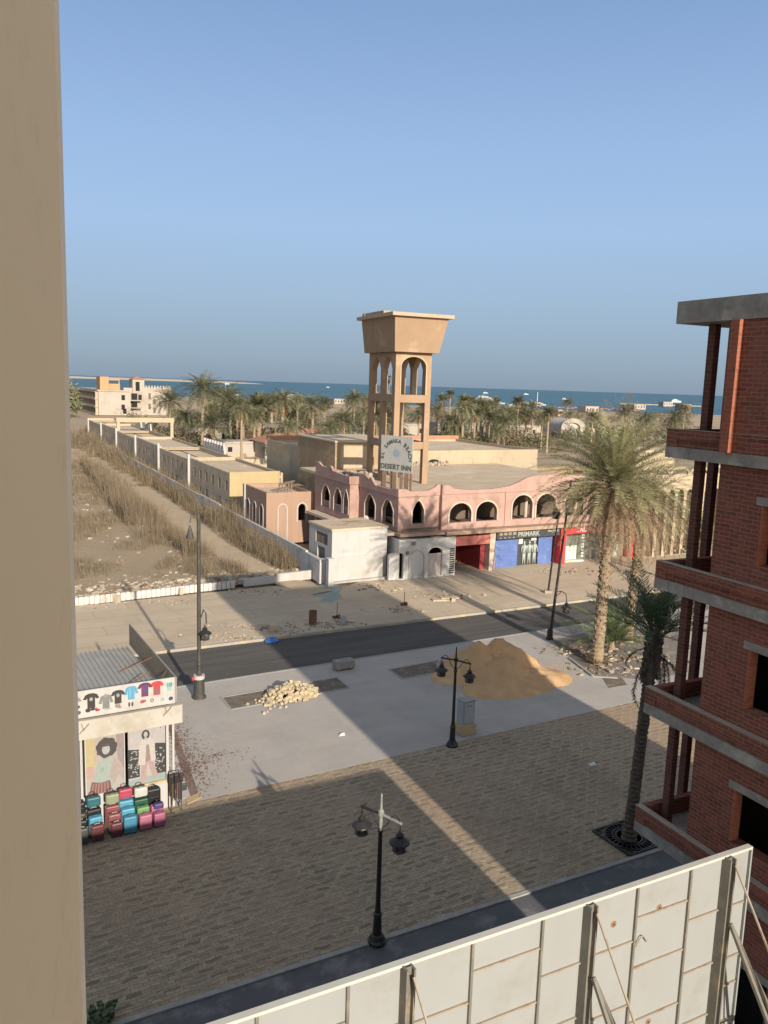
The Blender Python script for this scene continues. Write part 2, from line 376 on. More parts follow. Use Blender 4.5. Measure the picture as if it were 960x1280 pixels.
M['salmon'] = plain('salmon_plaster', (0.36, 0.235, 0.17), (0.32, 0.21, 0.15), 1.0, 0.9, bmp=0.1, streak=True)
M['tan'] = plain('ochre_plaster', (0.345, 0.235, 0.15), (0.3, 0.2, 0.125), 0.7, 0.9, bmp=0.0, c3=(0.41, 0.3, 0.2), s3=0.55)
M['cream'] = plain('cream_plaster', (0.43, 0.345, 0.24), (0.38, 0.305, 0.21), 0.6, 0.9, bmp=0.1, c3=(0.34, 0.265, 0.18), s3=0.5, streak=True)
M['yellow'] = plain('faded_yellow_plaster', (0.44, 0.345, 0.19), (0.4, 0.3, 0.165), 0.6, 0.9, c3=(0.36, 0.285, 0.19), s3=0.4, streak=True)
M['olive'] = plain('weathered_brown_plaster', (0.33,0.24,0.145), (0.27,0.195,0.12), 0.8, 0.95, bmp=0.1, c3=(0.46,0.35,0.22), s3=0.6, streak=True)
M['sidewall'] = plain('greyed_ochre_render', (0.54,0.44,0.315), (0.46,0.37,0.265), 0.9, 0.9, c3=(0.34,0.26,0.175), s3=0.8, streak=True)
M['roof'] = plain('dusty_flat_roof', (0.54,0.43,0.30), (0.44,0.345,0.24), 0.5, 0.95, bmp=0.4, c3=(0.60,0.49,0.355), s3=0.3)
M['white'] = plain('white_render', (0.445, 0.425, 0.405), (0.41, 0.39, 0.365), 0.9, 0.85, c3=(0.35, 0.32, 0.28), s3=0.6, streak=True)
M['whitedirty'] = plain('stained_white_render', (0.54, 0.52, 0.485), (0.48, 0.46, 0.43), 1.0, 0.9, c3=(0.37, 0.335, 0.29), s3=0.9, streak=True)
M['hotelwhite'] = plain('sunbleached_white_plaster', (0.385, 0.34, 0.285), (0.35, 0.305, 0.255), 0.3, 0.9, c3=(0.3, 0.255, 0.205), s3=0.15)
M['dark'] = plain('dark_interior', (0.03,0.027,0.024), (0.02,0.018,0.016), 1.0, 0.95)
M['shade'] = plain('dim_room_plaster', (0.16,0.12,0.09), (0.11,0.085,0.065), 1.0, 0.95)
M['blackmetal'] = plain('black_painted_iron', (0.022,0.021,0.020), (0.038,0.035,0.032), 5.0, 0.45, 0.3, c3=(0.07,0.06,0.05), s3=3.0)
M['greymetal'] = plain('weathered_grey_steel', (0.20,0.19,0.165), (0.13,0.12,0.105), 4.0, 0.6, 0.4, c3=(0.24,0.21,0.17), s3=2.0)
M['polelit'] = plain('sunlit_green_grey_iron', (0.30,0.30,0.26), (0.20,0.20,0.175), 4.0, 0.6, 0.2)  # paler copy of the lamp iron, sunlight put into the colour
M['glass'] = plain('smoked_lamp_glass', (0.06,0.055,0.05), (0.09,0.085,0.08), 4.0, 0.15)
M['sheet'] = plain('cream_painted_sheet_steel', (0.285, 0.292, 0.285), (0.268, 0.273, 0.265), 1.3, 0.55, c3=(0.25, 0.245, 0.225), s3=0.7, streak=True)
M['stud'] = plain('dull_steel_section', (0.22,0.205,0.17), (0.16,0.15,0.13), 3.0, 0.6, 0.3, c3=(0.30,0.24,0.17), s3=2.0)
M['rail'] = plain('pale_steel_angle', (0.34, 0.295, 0.235), (0.28, 0.24, 0.19), 3.0, 0.6, 0.1, c3=(0.24, 0.15, 0.09), s3=2.5)
M['rust'] = plain('rusty_steel', (0.20,0.095,0.05), (0.12,0.06,0.035), 4.0, 0.9, bmp=0.3, c3=(0.30,0.15,0.075), s3=2.0)
M['rustspot'] = plain('rust_stain', (0.24, 0.15, 0.08), (0.15, 0.085, 0.04), 8.0, 0.8)
M['red'] = plain('red_shop_panel', (0.62,0.045,0.045), (0.54,0.04,0.04), 2.0, 0.5, c3=(0.48,0.05,0.05), s3=1.2)
M['redpale'] = plain('sunfaded_red_panel', (0.46, 0.15, 0.12), (0.42, 0.125, 0.1), 1.5, 0.7)
M['blue'] = plain('blue_roller_shutter', (0.09,0.15,0.36), (0.075,0.125,0.30), 1.5, 0.6, c3=(0.14,0.20,0.40), s3=1.0)
M['signdark'] = plain('dark_sign_panel', (0.035,0.04,0.042), (0.055,0.055,0.055), 2.0, 0.5)
M['letter'] = plain('offwhite_letter', (0.55, 0.54, 0.5), (0.48, 0.47, 0.43), 5.0, 0.6)
M['lettergrey'] = plain('greygreen_letter', (0.34,0.37,0.33), (0.28,0.31,0.28), 5.0, 0.6)
M['shopglass'] = plain('dusty_shop_window', (0.17,0.18,0.15), (0.12,0.125,0.105), 1.0, 0.12)
M['rooftin'] = plain('corrugated_grey_sheet', (0.33,0.32,0.30), (0.27,0.26,0.245), 0.8, 0.7, c3=(0.37,0.34,0.30), s3=0.9)
M['limestone'] = plain('pale_yellow_limestone', (0.52,0.43,0.29), (0.41,0.33,0.215), 4.0, 0.95, bmp=0.3)
M['wood'] = plain('grey_weathered_wood', (0.24,0.19,0.14), (0.16,0.125,0.095), 3.0, 0.85)
M['bark'] = plain('palm_trunk_fibre', (0.36,0.27,0.175), (0.25,0.185,0.12), 6.0, 0.95, bmp=0.8, c3=(0.36,0.28,0.19), s3=3.0)
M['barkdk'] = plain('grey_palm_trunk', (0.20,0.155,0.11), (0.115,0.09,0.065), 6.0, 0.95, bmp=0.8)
M['terracotta'] = plain('faded_terracotta_roof', (0.40,0.20,0.125), (0.33,0.165,0.105), 1.0, 0.9)
M['orange'] = plain('orange_ochre_plaster', (0.43, 0.27, 0.145), (0.38, 0.235, 0.125), 0.8, 0.9)
M['boat'] = plain('white_boat_hull', (0.58, 0.59, 0.6), (0.53, 0.54, 0.55), 1.0, 0.4)
M['boatglass'] = plain('dark_boat_window', (0.04,0.05,0.06), None, 1.0, 0.2)
M['wallpaint'] = plain('beige_wall_paint', (0.84, 0.64, 0.385), (0.81, 0.615, 0.365), 0.6, 0.8, bmp=0.06, c3=(0.85, 0.66, 0.405), s3=1.1)
M['walledge'] = plain('pale_edge_bead', (0.70,0.63,0.53), (0.63,0.56,0.46), 3.0, 0.7)
def leaf(name, a, b_, rough=0.7):
    m, nt, b = nm(name); b.inputs['Roughness'].default_value = rough; b.inputs['Specular IOR Level'].default_value = 0.3
    oi = nt.nodes.new('ShaderNodeObjectInfo'); v = coords(nt)
    col = mixc(nt, a, b_, noisefac(nt, v, 1.1, 6, 0.7, 0.3, 0.7))
    hs = nt.nodes.new('ShaderNodeHueSaturation'); nt.links.new(col, hs.inputs['Color'])
    mr = N(nt,'ShaderNodeMapRange'); mr.inputs[3].default_value = 0.75; mr.inputs[4].default_value = 1.25; nt.links.new(oi.outputs['Random'], mr.inputs[0]); nt.links.new(mr.outputs[0], hs.inputs['Value'])
    nt.links.new(hs.outputs[0], b.inputs['Base Color'])
    tr = nt.nodes.new('ShaderNodeBsdfTranslucent'); nt.links.new(hs.outputs[0], tr.inputs['Color'])
    ms = nt.nodes.new('ShaderNodeMixShader'); ms.inputs[0].default_value = 0.18
    nt.links.new(b.outputs[0], ms.inputs[1]); nt.links.new(tr.outputs[0], ms.inputs[2])
    nt.links.new(ms.outputs[0], nt.nodes['Material Output'].inputs[0])
    return m
M['frond'] = leaf('date_palm_frond', (0.13, 0.138, 0.072), (0.21, 0.2, 0.115))
M['frondnear'] = leaf('grey_green_palm_frond', (0.18, 0.18, 0.085), (0.29, 0.265, 0.14))
M['frondyoung'] = leaf('fresh_palm_frond', (0.10,0.155,0.05), (0.17,0.20,0.08))
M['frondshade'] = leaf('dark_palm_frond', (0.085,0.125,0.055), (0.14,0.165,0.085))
M['deadfrond'] = leaf('dry_palm_frond', (0.20,0.14,0.085), (0.31,0.225,0.14))
M['deadbrown'] = leaf('brown_dead_frond', (0.26,0.155,0.085), (0.35,0.23,0.13))
M['bush'] = leaf('garden_bush_leaf', (0.1, 0.105, 0.055), (0.165, 0.155, 0.09))
M['reed'] = leaf('dry_reed', (0.33, 0.255, 0.17), (0.235, 0.175, 0.115))
M['reedgreen'] = leaf('dry_green_reed', (0.27, 0.22, 0.14), (0.185, 0.15, 0.09))
M['deadleaf'] = leaf('fallen_brown_leaf', (0.16,0.085,0.055), (0.24,0.14,0.09))
def sea_mat():
    m, nt, b = nm('sea_water'); b.inputs['Roughness'].default_value = 0.35; b.inputs['IOR'].default_value = 1.33; b.inputs['Specular IOR Level'].default_value = 0.25
    v = coords(nt, (0.004,0.02,1))
    col = mixc(nt, (0.026,0.085,0.115), (0.040,0.120,0.145), noisefac(nt, v, 1.0, 6, 0.6, 0.35, 0.7))
    nt.links.new(col, b.inputs['Base Color'])
    n = N(nt,'ShaderNodeTexNoise'); n.inputs['Scale'].default_value = 0.25; n.inputs['Detail'].default_value = 6; nt.links.new(coords(nt), n.inputs['Vector']); bump(nt, b, n.outputs['Fac'], 1.0, 2.0)
    return m
M['sea'] = sea_mat()
# ---------------------------------------------------------------- ground, streets, sea
S = Frame((0,0), 30)                                  # street axes
W = Frame((-4.2,54.6), 24.5)                          # axes of the hotel's garden wall
def structure(name, mb, mat, fr=None, **k):
    o = mb.build(name, mat, None, loc=(fr.o[0],fr.o[1],0) if fr else None, rot=fr.th if fr else None, **k)
    return tag(o, kind='structure')
def sl(*pts): return [S.l(p)[:2] for p in pts]
m = MB(); m.add([(-3000,-200,-.16),(3000,-200,-.16),(3000,610,-.16),(300,585,-.16),(60,575,-.16),(-300,640,-.16),(-3000,900,-.16)], [(0,1,2,3,4,5,6)]); structure('ground', m, M['dirt'])
m = MB(); m.add([(-30000,300,-.5),(30000,300,-.5),(30000,40000,-.5),(-30000,40000,-.5)], [(0,1,2,3)]); structure('sea', m, M['sea'])
m = MB(); m.prism([(-3000,300),(-200,320),(0,270),(80,210),(3000,230),(3000,600),(300,578),(60,568),(-300,632),(-3000,890)], -.3, -.09)
M['beach'] = plain('beach_sand', (0.42,0.33,0.22), (0.34,0.25,0.165), 0.03, 0.95, c3=(0.26,0.19,0.12), s3=0.02)
structure('beach', m, M['beach'])
# road (sunk a kerb's height), pavements and plaza in street axes
def ln(x0, y0, k): return lambda x: y0+k*(x-x0)
near_edge, far_edge = ln(-8.8,34.7,0.575), ln(-8.4,40.6,0.53)
plaza_edge, strip_edge = ln(0.1,28.1,0.575), ln(3.8,20.15,0.53)
def xs(f, *x): return [(q, f(q)) for q in x]
X0, X1 = -70.0, 90.0
m = MB(); m.prism(sl(*xs(near_edge,X0,X1), *xs(far_edge,X1,X0)), -.6, -.12); structure('road', m, M['asphalt'], S)
m = MB()
for k in (.33,.62): m.prism(sl(*xs(lambda x: near_edge(x)*(1-k)+far_edge(x)*k,X0,X1), *xs(lambda x: near_edge(x)*(1-k)+far_edge(x)*k+.09,X1,X0)), -.5, -.116)
structure('road_seam', m, plain('pale_road_seam',(0.13,0.12,0.108),(0.07,0.065,0.06),1.2,0.95), S)
# faint lane wear lines of the road are in its material; the paving slabs
m = MB(); m.prism(sl(*xs(plaza_edge,X0,X1), *xs(lambda x: near_edge(x)-.16,X1,X0)), -.6, 0.0); structure('pavement', m, M['pavement'], S)
m = MB(); m.prism(sl(*xs(lambda x: strip_edge(x)+.14,X0,X1), *xs(lambda x: plaza_edge(x)-.004,X1,X0)), -.6, -0.004); structure('plaza_paving', m, M['plaza'], S)
m = MB(); m.prism(sl(*xs(lambda x: strip_edge(x)-30,X0,X1), *xs(lambda x: strip_edge(x)-.02,X1,X0)), -.6, -0.03); structure('service_lane', m, M['strip'], S)
m = MB(); m.prism(sl(*xs(lambda x: strip_edge(x)-.016,X0,X1), *xs(lambda x: strip_edge(x)+.136,X1,X0)), -.6, 0.012); structure('lane_border', m, M['kerbline'], S)
m = MB(); m.prism(sl(*xs(lambda x: near_edge(x)-.156,X0,X1), *xs(lambda x: near_edge(x)-.004,X1,X0)), -.6, 0.015); structure('near_kerb', m, M['kerbline'], S)
def kerbpaint():
    m, nt, b = nm('painted_kerb'); b.inputs['Roughness'].default_value = 0.85
    v = coords(nt); ch = nt.nodes.new('ShaderNodeTexWave'); ch.inputs['Scale'].default_value = 0.14; ch.inputs['Distortion'].default_value = 0.3; nt.links.new(v, ch.inputs['Vector'])
    r = ramp(nt, [(0.45,(0.34,0.305,0.26)),(0.55,(0.44,0.35,0.21))]); nt.links.new(ch.outputs['Color'], r.inputs[0])
    col = mixc(nt, r.outputs[0], (0.30,0.265,0.22), noisefac(nt, v, 2.2, 7, 0.7, 0.42, 0.6)); nt.links.new(col, b.inputs['Base Color']); return m
m = MB(); m.prism(sl(*xs(lambda x: far_edge(x)+.004,X0,X1), *xs(lambda x: far_edge(x)+.22,X1,X0)), -.6, 0.02); structure('far_kerb', m, kerbpaint(), S)
shop_line = ln(1.0,57.0,0.53)
m = MB(); m.prism(sl(*xs(lambda x: far_edge(x)+.224,X0,X1), *xs(lambda x: far_edge(x)+(16.5 if x > 0 else 8.0),X1,3.0,-4.0), (-6.0,53.9), (-18.2,46.8), (-60,20.0)), -.6, 0.0); structure('far_pavement', m, M['farpave'], S)
# planting squares and bed in the near pavement
def sheet(name, pix, mat, z=0.004): 
    m = MB(); m.prism(sl(*[G(*q) for q in pix]), -.05, z); return structure(name, m, mat, S)
sheet('planting_square', [(276,872),(421,847),(437,860),(289,887)], M['earth'])
sheet('planting_square', [(486,837),(547,826),(563,838),(503,849)], M['earth'])
for k,pix in enumerate([[(276,872),(421,847)],[(421,847),(437,860)],[(437,860),(289,887)],[(289,887),(276,872)],[(486,837),(547,826)],[(547,826),(563,838)],[(563,838),(503,849)],[(503,849),(486,837)]]):
    m = MB(); a,b = [S.l(G(*q)) for q in pix]; m.bar((a[0],a[1],0.0),(b[0],b[1],0.0),0.09,0.05); structure('bed_edging', m, M['kerbline'], S)
sheet('planting_bed', [(689,800),(713,824),(741,846),(772,847),(812,850),(860,840),(860,790),(838,778),(746,788)], M['gravel'], 0.006)
sheet('planting_soil', [(692,802),(716,824),(741,842),(766,830),(746,804)], M['earth'], 0.012)
sheet('trench', [(752,846),(775,844),(784,856),(760,860)], M['earth'], 0.004)
m = MB(); a,b = S.l(G(712,824)), S.l(G(741,846)); m.bar((a[0],a[1],0.03),(b[0],b[1],0.03),0.12,0.10)
a,b = S.l(G(741,846)), S.l(G(772,848)); m.bar((a[0],a[1],0.02),(b[0],b[1],0.02),0.10,0.07); structure('bed_edging', m, M['kerbline'], S)
# brown tiled strip, pale floor and wet teal patch
sheet('tile_strip', [(208,905),(216,905),(248,990),(238,996)], plain('brown_tile', (0.24,0.165,0.135),(0.19,0.13,0.11),2.0,0.8), 0.006)
sheet('tile_strip', [(200,905),(208,905),(238,996),(214,1003)], plain('pale_floor_tile', (0.50,0.46,0.44),(0.44,0.40,0.38),2.0,0.7), 0.010)
sheet('tile_strip', [(232,999),(248,991),(252,997),(234,1006)], M['concY'], 0.02)
sheet('paint_spill', [(388,737),(402,731),(420,729),(428,735),(424,741),(428,747),(415,753),(400,753),(404,746),(392,746)], plain('teal_paint_on_ground', (0.20,0.27,0.25),(0.30,0.31,0.27),1.2,0.9, c3=(0.36,0.33,0.28), s3=1.2), 0.005)
# ---------------------------------------------------------------- the waste ground: terrain, path, reeds, rubble
def fz(x, y):                                         # height of the waste ground
    v = noise.noise(Vector((x*.12,y*.12,3)))*.10+noise.noise(Vector((x*.5,y*.5,7)))*.04
    d = math.hypot(x-(-12.3), y-74.0); v += 1.0*math.exp(-(d/2.2)**2)
    return 0.06+v
KA, KB = Vector((-18.2,47.0)), Vector((-4.5,55.9))     # front edge of the waste ground
kd = (KB-KA).normalized()
def field_y0(x): return KA.y+(x-KA.x)*kd.y/kd.x
m = MB(); nx, ny = 60, 110; vs = []
for j in range(ny+1):
    for i in range(nx+1):
        t = j/ny; t2 = t**1.6
        wx = 0.3-95*(i/nx)**1.25*(1.0)
        # columns run back along the wall
        p0 = W.w(wx, 0); y0 = field_y0(p0[0])+.15; d = max(0,(y0-p0[1])/W.c)
        q = W.w(wx*(1 if t2 < 1 else 1), d+ t2*230)
        if j == 0: q = (p0[0]-W.s*d, y0, 0)
        vs.append((q[0],q[1],fz(q[0],q[1])))
fs = [(j*(nx+1)+i, (j+1)*(nx+1)+i, (j+1)*(nx+1)+i+1, j*(nx+1)+i+1) for j in range(ny) for i in range(nx)]
fs = [f[::-1] for f in fs]
def field_mat():
    m, nt, b = nm('waste_ground'); b.inputs['Roughness'].default_value = 0.95; b.inputs['Specular IOR Level'].default_value = 0.15
    v = coords(nt)
    col = mixc(nt, (0.42,0.325,0.22), (0.34,0.26,0.17), noisefac(nt, v, 0.35, 8, 0.7))
    col = mixc(nt, col, (0.52,0.42,0.30), mul(nt, noisefac(nt, v, 1.4, 8, 0.75, 0.55, 0.72), 0.8))
    col = mixc(nt, col, (0.22,0.165,0.11), mul(nt, noisefac(nt, v, 2.6, 8, 0.75, 0.56, 0.75), 0.8))
    nt.links.new(col, b.inputs['Base Color']); bump(nt, b, noisefac(nt, v, 5, 8, 0.7), 0.8, 0.12); return m
m.add(vs, fs); structure('field', m, field_mat(), smooth=True)
PATH = [G(*q) for q in [(400,742),(345,722),(305,703),(262,678),(228,653),(200,632),(172,612),(140,590),(112,574),(84,560)]]
PW = [1.2,1.35,1.5,1.8,2.1,2.3,2.4,2.4,2.6,3.0]
m = MB(); vs = []; pts = []
for i in range(len(PATH)-1):
    for k in range(8):
        t = k/8; pts.append((PATH[i][0]*(1-t)+PATH[i+1][0]*t, PATH[i][1]*(1-t)+PATH[i+1][1]*t, PW[i]*(1-t)+PW[i+1]*t))
for i in range(len(pts)):
    a, b = pts[max(i-1,0)], pts[min(i+1,len(pts)-1)]; d = Vector((b[0]-a[0],b[1]-a[1])).normalized(); n_ = Vector((-d.y,d.x))
    w = pts[i][2]*0.8*(1+.25*noise.noise(Vector((i*.7,0,0))))
    for u in (-1,-.5,0,.5,1):
        x, y = pts[i][0]+n_.x*u*w, pts[i][1]+n_.y*u*w; vs.append((x,y,fz(x,y)+0.05-(0.06 if abs(u)==1 else 0)))
m.add(vs, [(i*5+k,i*5+k+1,(i+1)*5+k+1,(i+1)*5+k) for i in range(len(pts)-1) for k in range(4)]); structure('path', m, M['path'], smooth=True)
def path_dist(x, y):
    best = 9e9
    for i in range(0,len(pts),2):
        d = math.hypot(x-pts[i][0], y-pts[i][1])-pts[i][2]*.9
        if d < best: best = d
    return best
def blades(mb, x, y, h, n, spread, rn, wid):
    for _ in range(n):
        a = rn.uniform(0,6.283); r = spread*math.sqrt(rn.random())
        bx, by = x+r*math.cos(a), y+r*math.sin(a); z0 = fz(bx,by)-.05
        hh = h*rn.uniform(.35,1.15); la = rn.uniform(0,6.283); ln_ = hh*rn.uniform(.08,.85)*rn.random()**.5
        tx, ty = math.cos(la), math.sin(la); w = wid*rn.uniform(.6,1.4); sx, sy = -math.sin(la+rn.uniform(-.6,.6))*w, math.cos(la)*w
        mx, my, mz = bx+tx*ln_*.35, by+ty*ln_*.35, z0+hh*.62
        mb.add([(bx-sx,by-sy,z0),(bx+sx,by+sy,z0),(mx+sx*.8,my+sy*.8,mz),(mx-sx*.8,my-sy*.8,mz),(bx+tx*ln_,by+ty*ln_,z0+hh)], [(0,1,2,3),(3,2,4)])
def reeds():
    a = MB(); rn = random.Random(3)
    # tall reeds between path and wall
    tries = 0
    while tries < 12000:
        tries += 1
        wy = 4+130*rn.random()**1.5; wx = -rn.uniform(.4, 9.5 if wy > 18 else 7.0)
        x, y, _ = W.w(wx, wy)
        pd = path_dist(x,y)
        if pd < .3: continue
        if wy < 10 and wx < -5.0: continue
        if 19 < wy < 24 and wx < -3.5: continue
        den = noise.noise(Vector((x*.25,y*.25,1)))
        if den < -.42: continue
        hh = (1.9 if wy < 18 else 2.5)*(1+.6*den)*min(1,.45+pd*.4)
        a.cur = 1 if rn.random() < .3 else 0
        blades(a, x, y, hh*rn.uniform(.6,1.1), 12, .6, rn, .006+.00017*wy)
    # lower dry grass left of the path
    tries = 0
    while tries < 15000:
        tries += 1
        wy = 4+85*rn.random()**1.4; wx = -rn.uniform(5, 34)
        x, y, _ = W.w(wx, wy)
        if y < field_y0(x)+4.0+3.5*noise.noise(Vector((x*.3,y*.3,0))): continue
        if x/y < -.47: continue
        pd = path_dist(x,y)
        if pd < .2: continue
        side = W.l((x,y,0))[0]
        # is it on the far (left) side of the path
        den = 1.1*noise.noise(Vector((x*.2,y*.14,5)))+.5*noise.noise(Vector((x*.6,y*.6,2)))
        if den < -.08+.25*math.exp(-max(0,y-field_y0(x)-4)/3): continue
        a.cur = 1 if rn.random() < .45 else 0
        blades(a, x, y, .66*(1+.8*den)*min(1,.35+pd*.3)*rn.uniform(.5,1.2), 13, .55, rn, .0055+.00017*wy)
    return a
o = reeds().build('dry_grass', [M['reed'], M['reedgreen']]); tag(o, 'dry straw-coloured reeds and grass on the waste ground', 'dry grass', kind='stuff')
def rubble():
    a = MB(); rn = random.Random(5)
    for _ in range(1500):
        t = rn.random(); x = KA.x-12+ (KB.x-KA.x+12)*t; d = abs(rn.gauss(0,2.6)); y = field_y0(x)+.35+d
        if path_dist(x,y) < -.6 and rn.random() < .7: continue
        a.cur = rn.choice((0,0,1,1,2)); r = rn.uniform(.04,.14)*(1.8 if rn.random() < .08 else 1)
        a.rock((x,y,fz(x,y)+r*.2), r, rn, (1.2,.9,.45))
    for _ in range(260):
        wx = -rn.uniform(1,30); wy = rn.uniform(2,40); x,y,_z = W.w(wx,wy)
        if path_dist(x,y) < 0: continue
        a.cur = rn.choice((0,1,2)); r = rn.uniform(.05,.16); a.rock((x,y,fz(x,y)+r*.3), r, rn, (1.1,.9,.6))
    # spill onto the pavement in front of the low wall and under the far kerb
    for c,n,s in [((330,740),60,.9),((122,757),50,.8),((205,752),40,.6),((330,785),90,.9),((295,797),80,.8),((405,782),60,.6),((430,779),60,.5),((505,763),60,.7),((360,790),60,.7)]:
        g = G(*c)
        for _ in range(n):
            x, y = g[0]+rn.gauss(0,s)*1.3, g[1]+rn.gauss(0,s)*.45; r = rn.uniform(.018,.06)
            if y < far_edge(x)+.3: continue
            a.cur = rn.choice((0,1,1,2)); a.rock((x,y,r*.3+.005), r, rn, (1.2,1,.5))
    # dusty clods along the planting bed and litter on the shop forecourt
    for c,n,s in [((720,815),60,.8),((760,838),60,.9),((800,825),90,1.2),((790,800),60,1.0),((580,700),70,1.3),((560,745),40,.8),((740,715),60,1.6),((660,700),60,1.6),((820,685),220,1.6),((850,680),160,1.4),((470,735),30,1.0)]:
        g = G(*c)
        for _ in range(n):
            x, y = g[0]+rn.gauss(0,s)*1.2, g[1]+rn.gauss(0,s)*.5; r = rn.uniform(.03,.10)*(1.9 if c[0] > 810 and c[1] < 700 else 1)
            if near_edge(x)-.1 < y < far_edge(x)+.2: continue
            a.cur = rn.choice((0,0,2,2,1)); a.rock((x,y,r*.3+.005), r, rn, (1.4,1,.5))
    return a
M['rub1'] = plain('broken_concrete', (0.38,0.315,0.24), (0.30,0.245,0.185), 3.0, 0.95)
M['rub2'] = plain('white_rubble', (0.46,0.39,0.30), (0.36,0.30,0.225), 3.0, 0.95)
M['rub3'] = plain('brown_rubble', (0.25,0.17,0.11), (0.18,0.125,0.085), 3.0, 0.95)
o = rubble().build('rubble', [M['rub1'],M['rub2'],M['rub3']]); tag(o, 'broken stones and builders rubble strewn over dirt and pavement', 'rubble', kind='stuff')
def leaves():
    a = MB(); rn = random.Random(9)
    for c,n,sx,sy in [((222,925),420,.35,1.1),((236,965),420,.4,.8),((248,955),120,.8,.3),((268,945),60,.5,.12),((215,905),150,.3,.6)]:
        g = G(*c)
        for _ in range(n):
            u, v = rn.gauss(0,sx), rn.gauss(0,sy); x = g[0]+u*S.c-v*S.s; y = g[1]+u*S.s+v*S.c; s = rn.uniform(.02,.05); an = rn.uniform(0,6.28)
            if y < plaza_edge(x): continue
            z = .012+rn.random()*.02
            a.add([(x+s*math.cos(an),y+s*math.sin(an),z),(x+s*.6*math.cos(an+1.8),y+s*.6*math.sin(an+1.8),z+.012),(x+s*math.cos(an+3.14),y+s*math.sin(an+3.14),z),(x+s*.6*math.cos(an+4.7),y+s*.6*math.sin(an+4.7),z+.005)], [(0,1,2,3)])
    return a
o = leaves().build('fallen_leaves', M['deadleaf']); tag(o, 'dry brown leaves scattered on the pavement beside the kiosk', 'leaves', kind='stuff')
# ---------------------------------------------------------------- the balcony the picture is taken from
t = thing('apartment_building', 'beige painted balcony wall of the near building, filling the left edge', 'building', (0,0,0))
e0, e1 = at(70,40,1.25), at(103,1250,1.25); ex = (e0[0]+e1[0])/2
fx = lambda y: ex+(1.25-y)*0.12
m = MB(); m.prism([(ex,1.25),(ex-.16,1.25),(ex-.16+.30,-.9),(ex+.30,-.9)], -0.5, 19.0); m.build('balcony_wall', M['wallpaint'], t)
m = MB(); m.tube([(ex-.004,1.252,-.5),(ex-.004,1.252,19)], .009, 8); m.build('edge_bead', M['walledge'], t)
m = MB(); m.box(-14,.62,-7,-.95,-.5,22); m.build('wall', M['wallpaint'], t)  # unseen block added behind the camera, width set to keep the sun off
# ---------------------------------------------------------------- hoarding
P1, P0 = G(937,1057,5.5), G(270,1280,5.5); hth = math.degrees(math.atan2(P1[1]-P0[1], P1[0]-P0[0]))
HF = Frame(P1[:2], hth); HT = 5.5
t = thing_f('hoarding', 'tall cream sheet-steel hoarding seen from behind with steel posts and raking struts', 'hoarding', HF)
post_x = [HF.l(G(q,r,5.5))[0] for q,r in ((905,1066),(738,1128),(508,1203))]; sp = post_x[1]-post_x[2]
post_x += [post_x[2]-sp, post_x[2]-2*sp, post_x[2]-3*sp]
xl = post_x[-1]-.4; XL = xl
edges = [0.0]
for a, b in zip([0.0]+post_x, post_x): pass
segs = []; prev = 0.0
for p in post_x:                                       # sheets butt at the posts, two or three per bay
    w = prev-p; n = 1 if w < 1.2 else 3
    fr_ = [0,.27,.66,1] if n == 3 else [0,1]
    for k in range(n): segs.append((prev-w*fr_[k], prev-w*fr_[k+1]))
    prev = p
stud_x = []
for i,(b,a) in enumerate(segs):
    m = MB(); m.box(a+.006, b-.006, 0, .02, 0.05, HT-.05)
    for zz in (): pass
    m.build('sheet_panel', M['sheet'], t)
    stud_x.append(a)
m = MB(); m.box(xl,.03,-.05,.06,HT-.05,HT); m.build('top_cap', plain('cream_cap_rail',(0.50,0.485,0.43),(0.45,0.43,0.375),2.0,0.6), t)
m = MB(); m.box(0.0,.035,-.05,.02,0,HT-.05); m.build('end_post', M['sheet'], t)
for x in stud_x:
    if min(abs(x-p) for p in post_x) < .1: continue
    m = MB(); m.box(x-.022,x+.022,-.045,-.002,0.05,HT-.05); m.build('stud', M['stud'], t)
for p in post_x:
    m = MB(); m.box(p-.075,p-.045,-.19,-.002,0,HT-.02); m.box(p+.045,p+.075,-.19,-.002,0,HT-.02); m.box(p-.045,p+.045,-.11,-.095,0,HT-.02); m.build('post', M['stud'], t)
    m = MB(); m.bar((p+.03,-.2,HT-.12),(p+.65,-2.9,.6),.035,.025); m.build('strut', M['rail'], t)
    m = MB(); m.bar((p+.06,-.2,HT-1.25),(p+1.05,-2.3,.4),.06,.06); m.build('strut', M['stud'], t)
    m = MB(); m.bar((p+.06,-.2,HT-1.25),(p+.25,-2.7,.5),.06,.06); m.build('strut', M['stud'], t)
    m = MB(); m.bar((p+.08,-.2,HT-3.4),(p+2.2,-1.6,HT-2.9),.06,.06); m.build('strut', M['rail'], t)
    m = MB(); m.bar((p+.08,-.2,HT-3.4),(p+.9,-1.9,.4),.06,.06); m.build('strut', M['stud'], t)
rn = random.Random(2)
for i,(b,a) in enumerate(segs):
    lv = [(1.05,2.25,3.3,4.4),(1.0,2.05,3.1,4.2),(.62,1.55,2.6,3.8)][i%3] if b-a > .75 else (1.0,2.05,2.75,3.5)
    for dz in lv:
        dz += rn.uniform(-.08,.08)
        m = MB(); m.box(a+.03,b-.03,-.035,-.002,HT-dz-.015,HT-dz+.015); m.build('rail', M['rail'], t)
for (px,py) in ((767,1155),(824,1134),(810,1277)):
    x,z = HF.pf(px,py); m = MB(); m.lathe([(.0,0),(.06,0.0),(.04,.002)],14); o = m.build('rust_patch', M['rustspot'], t); o.location = (x,-.004,z); o.rotation_euler = (rad(90),0,0)
    m = MB(); m.lathe([(.014,0),(.014,.02)],8); o2 = m.build('bolt', M['rust'], o); o2.location = (0,0,.003)
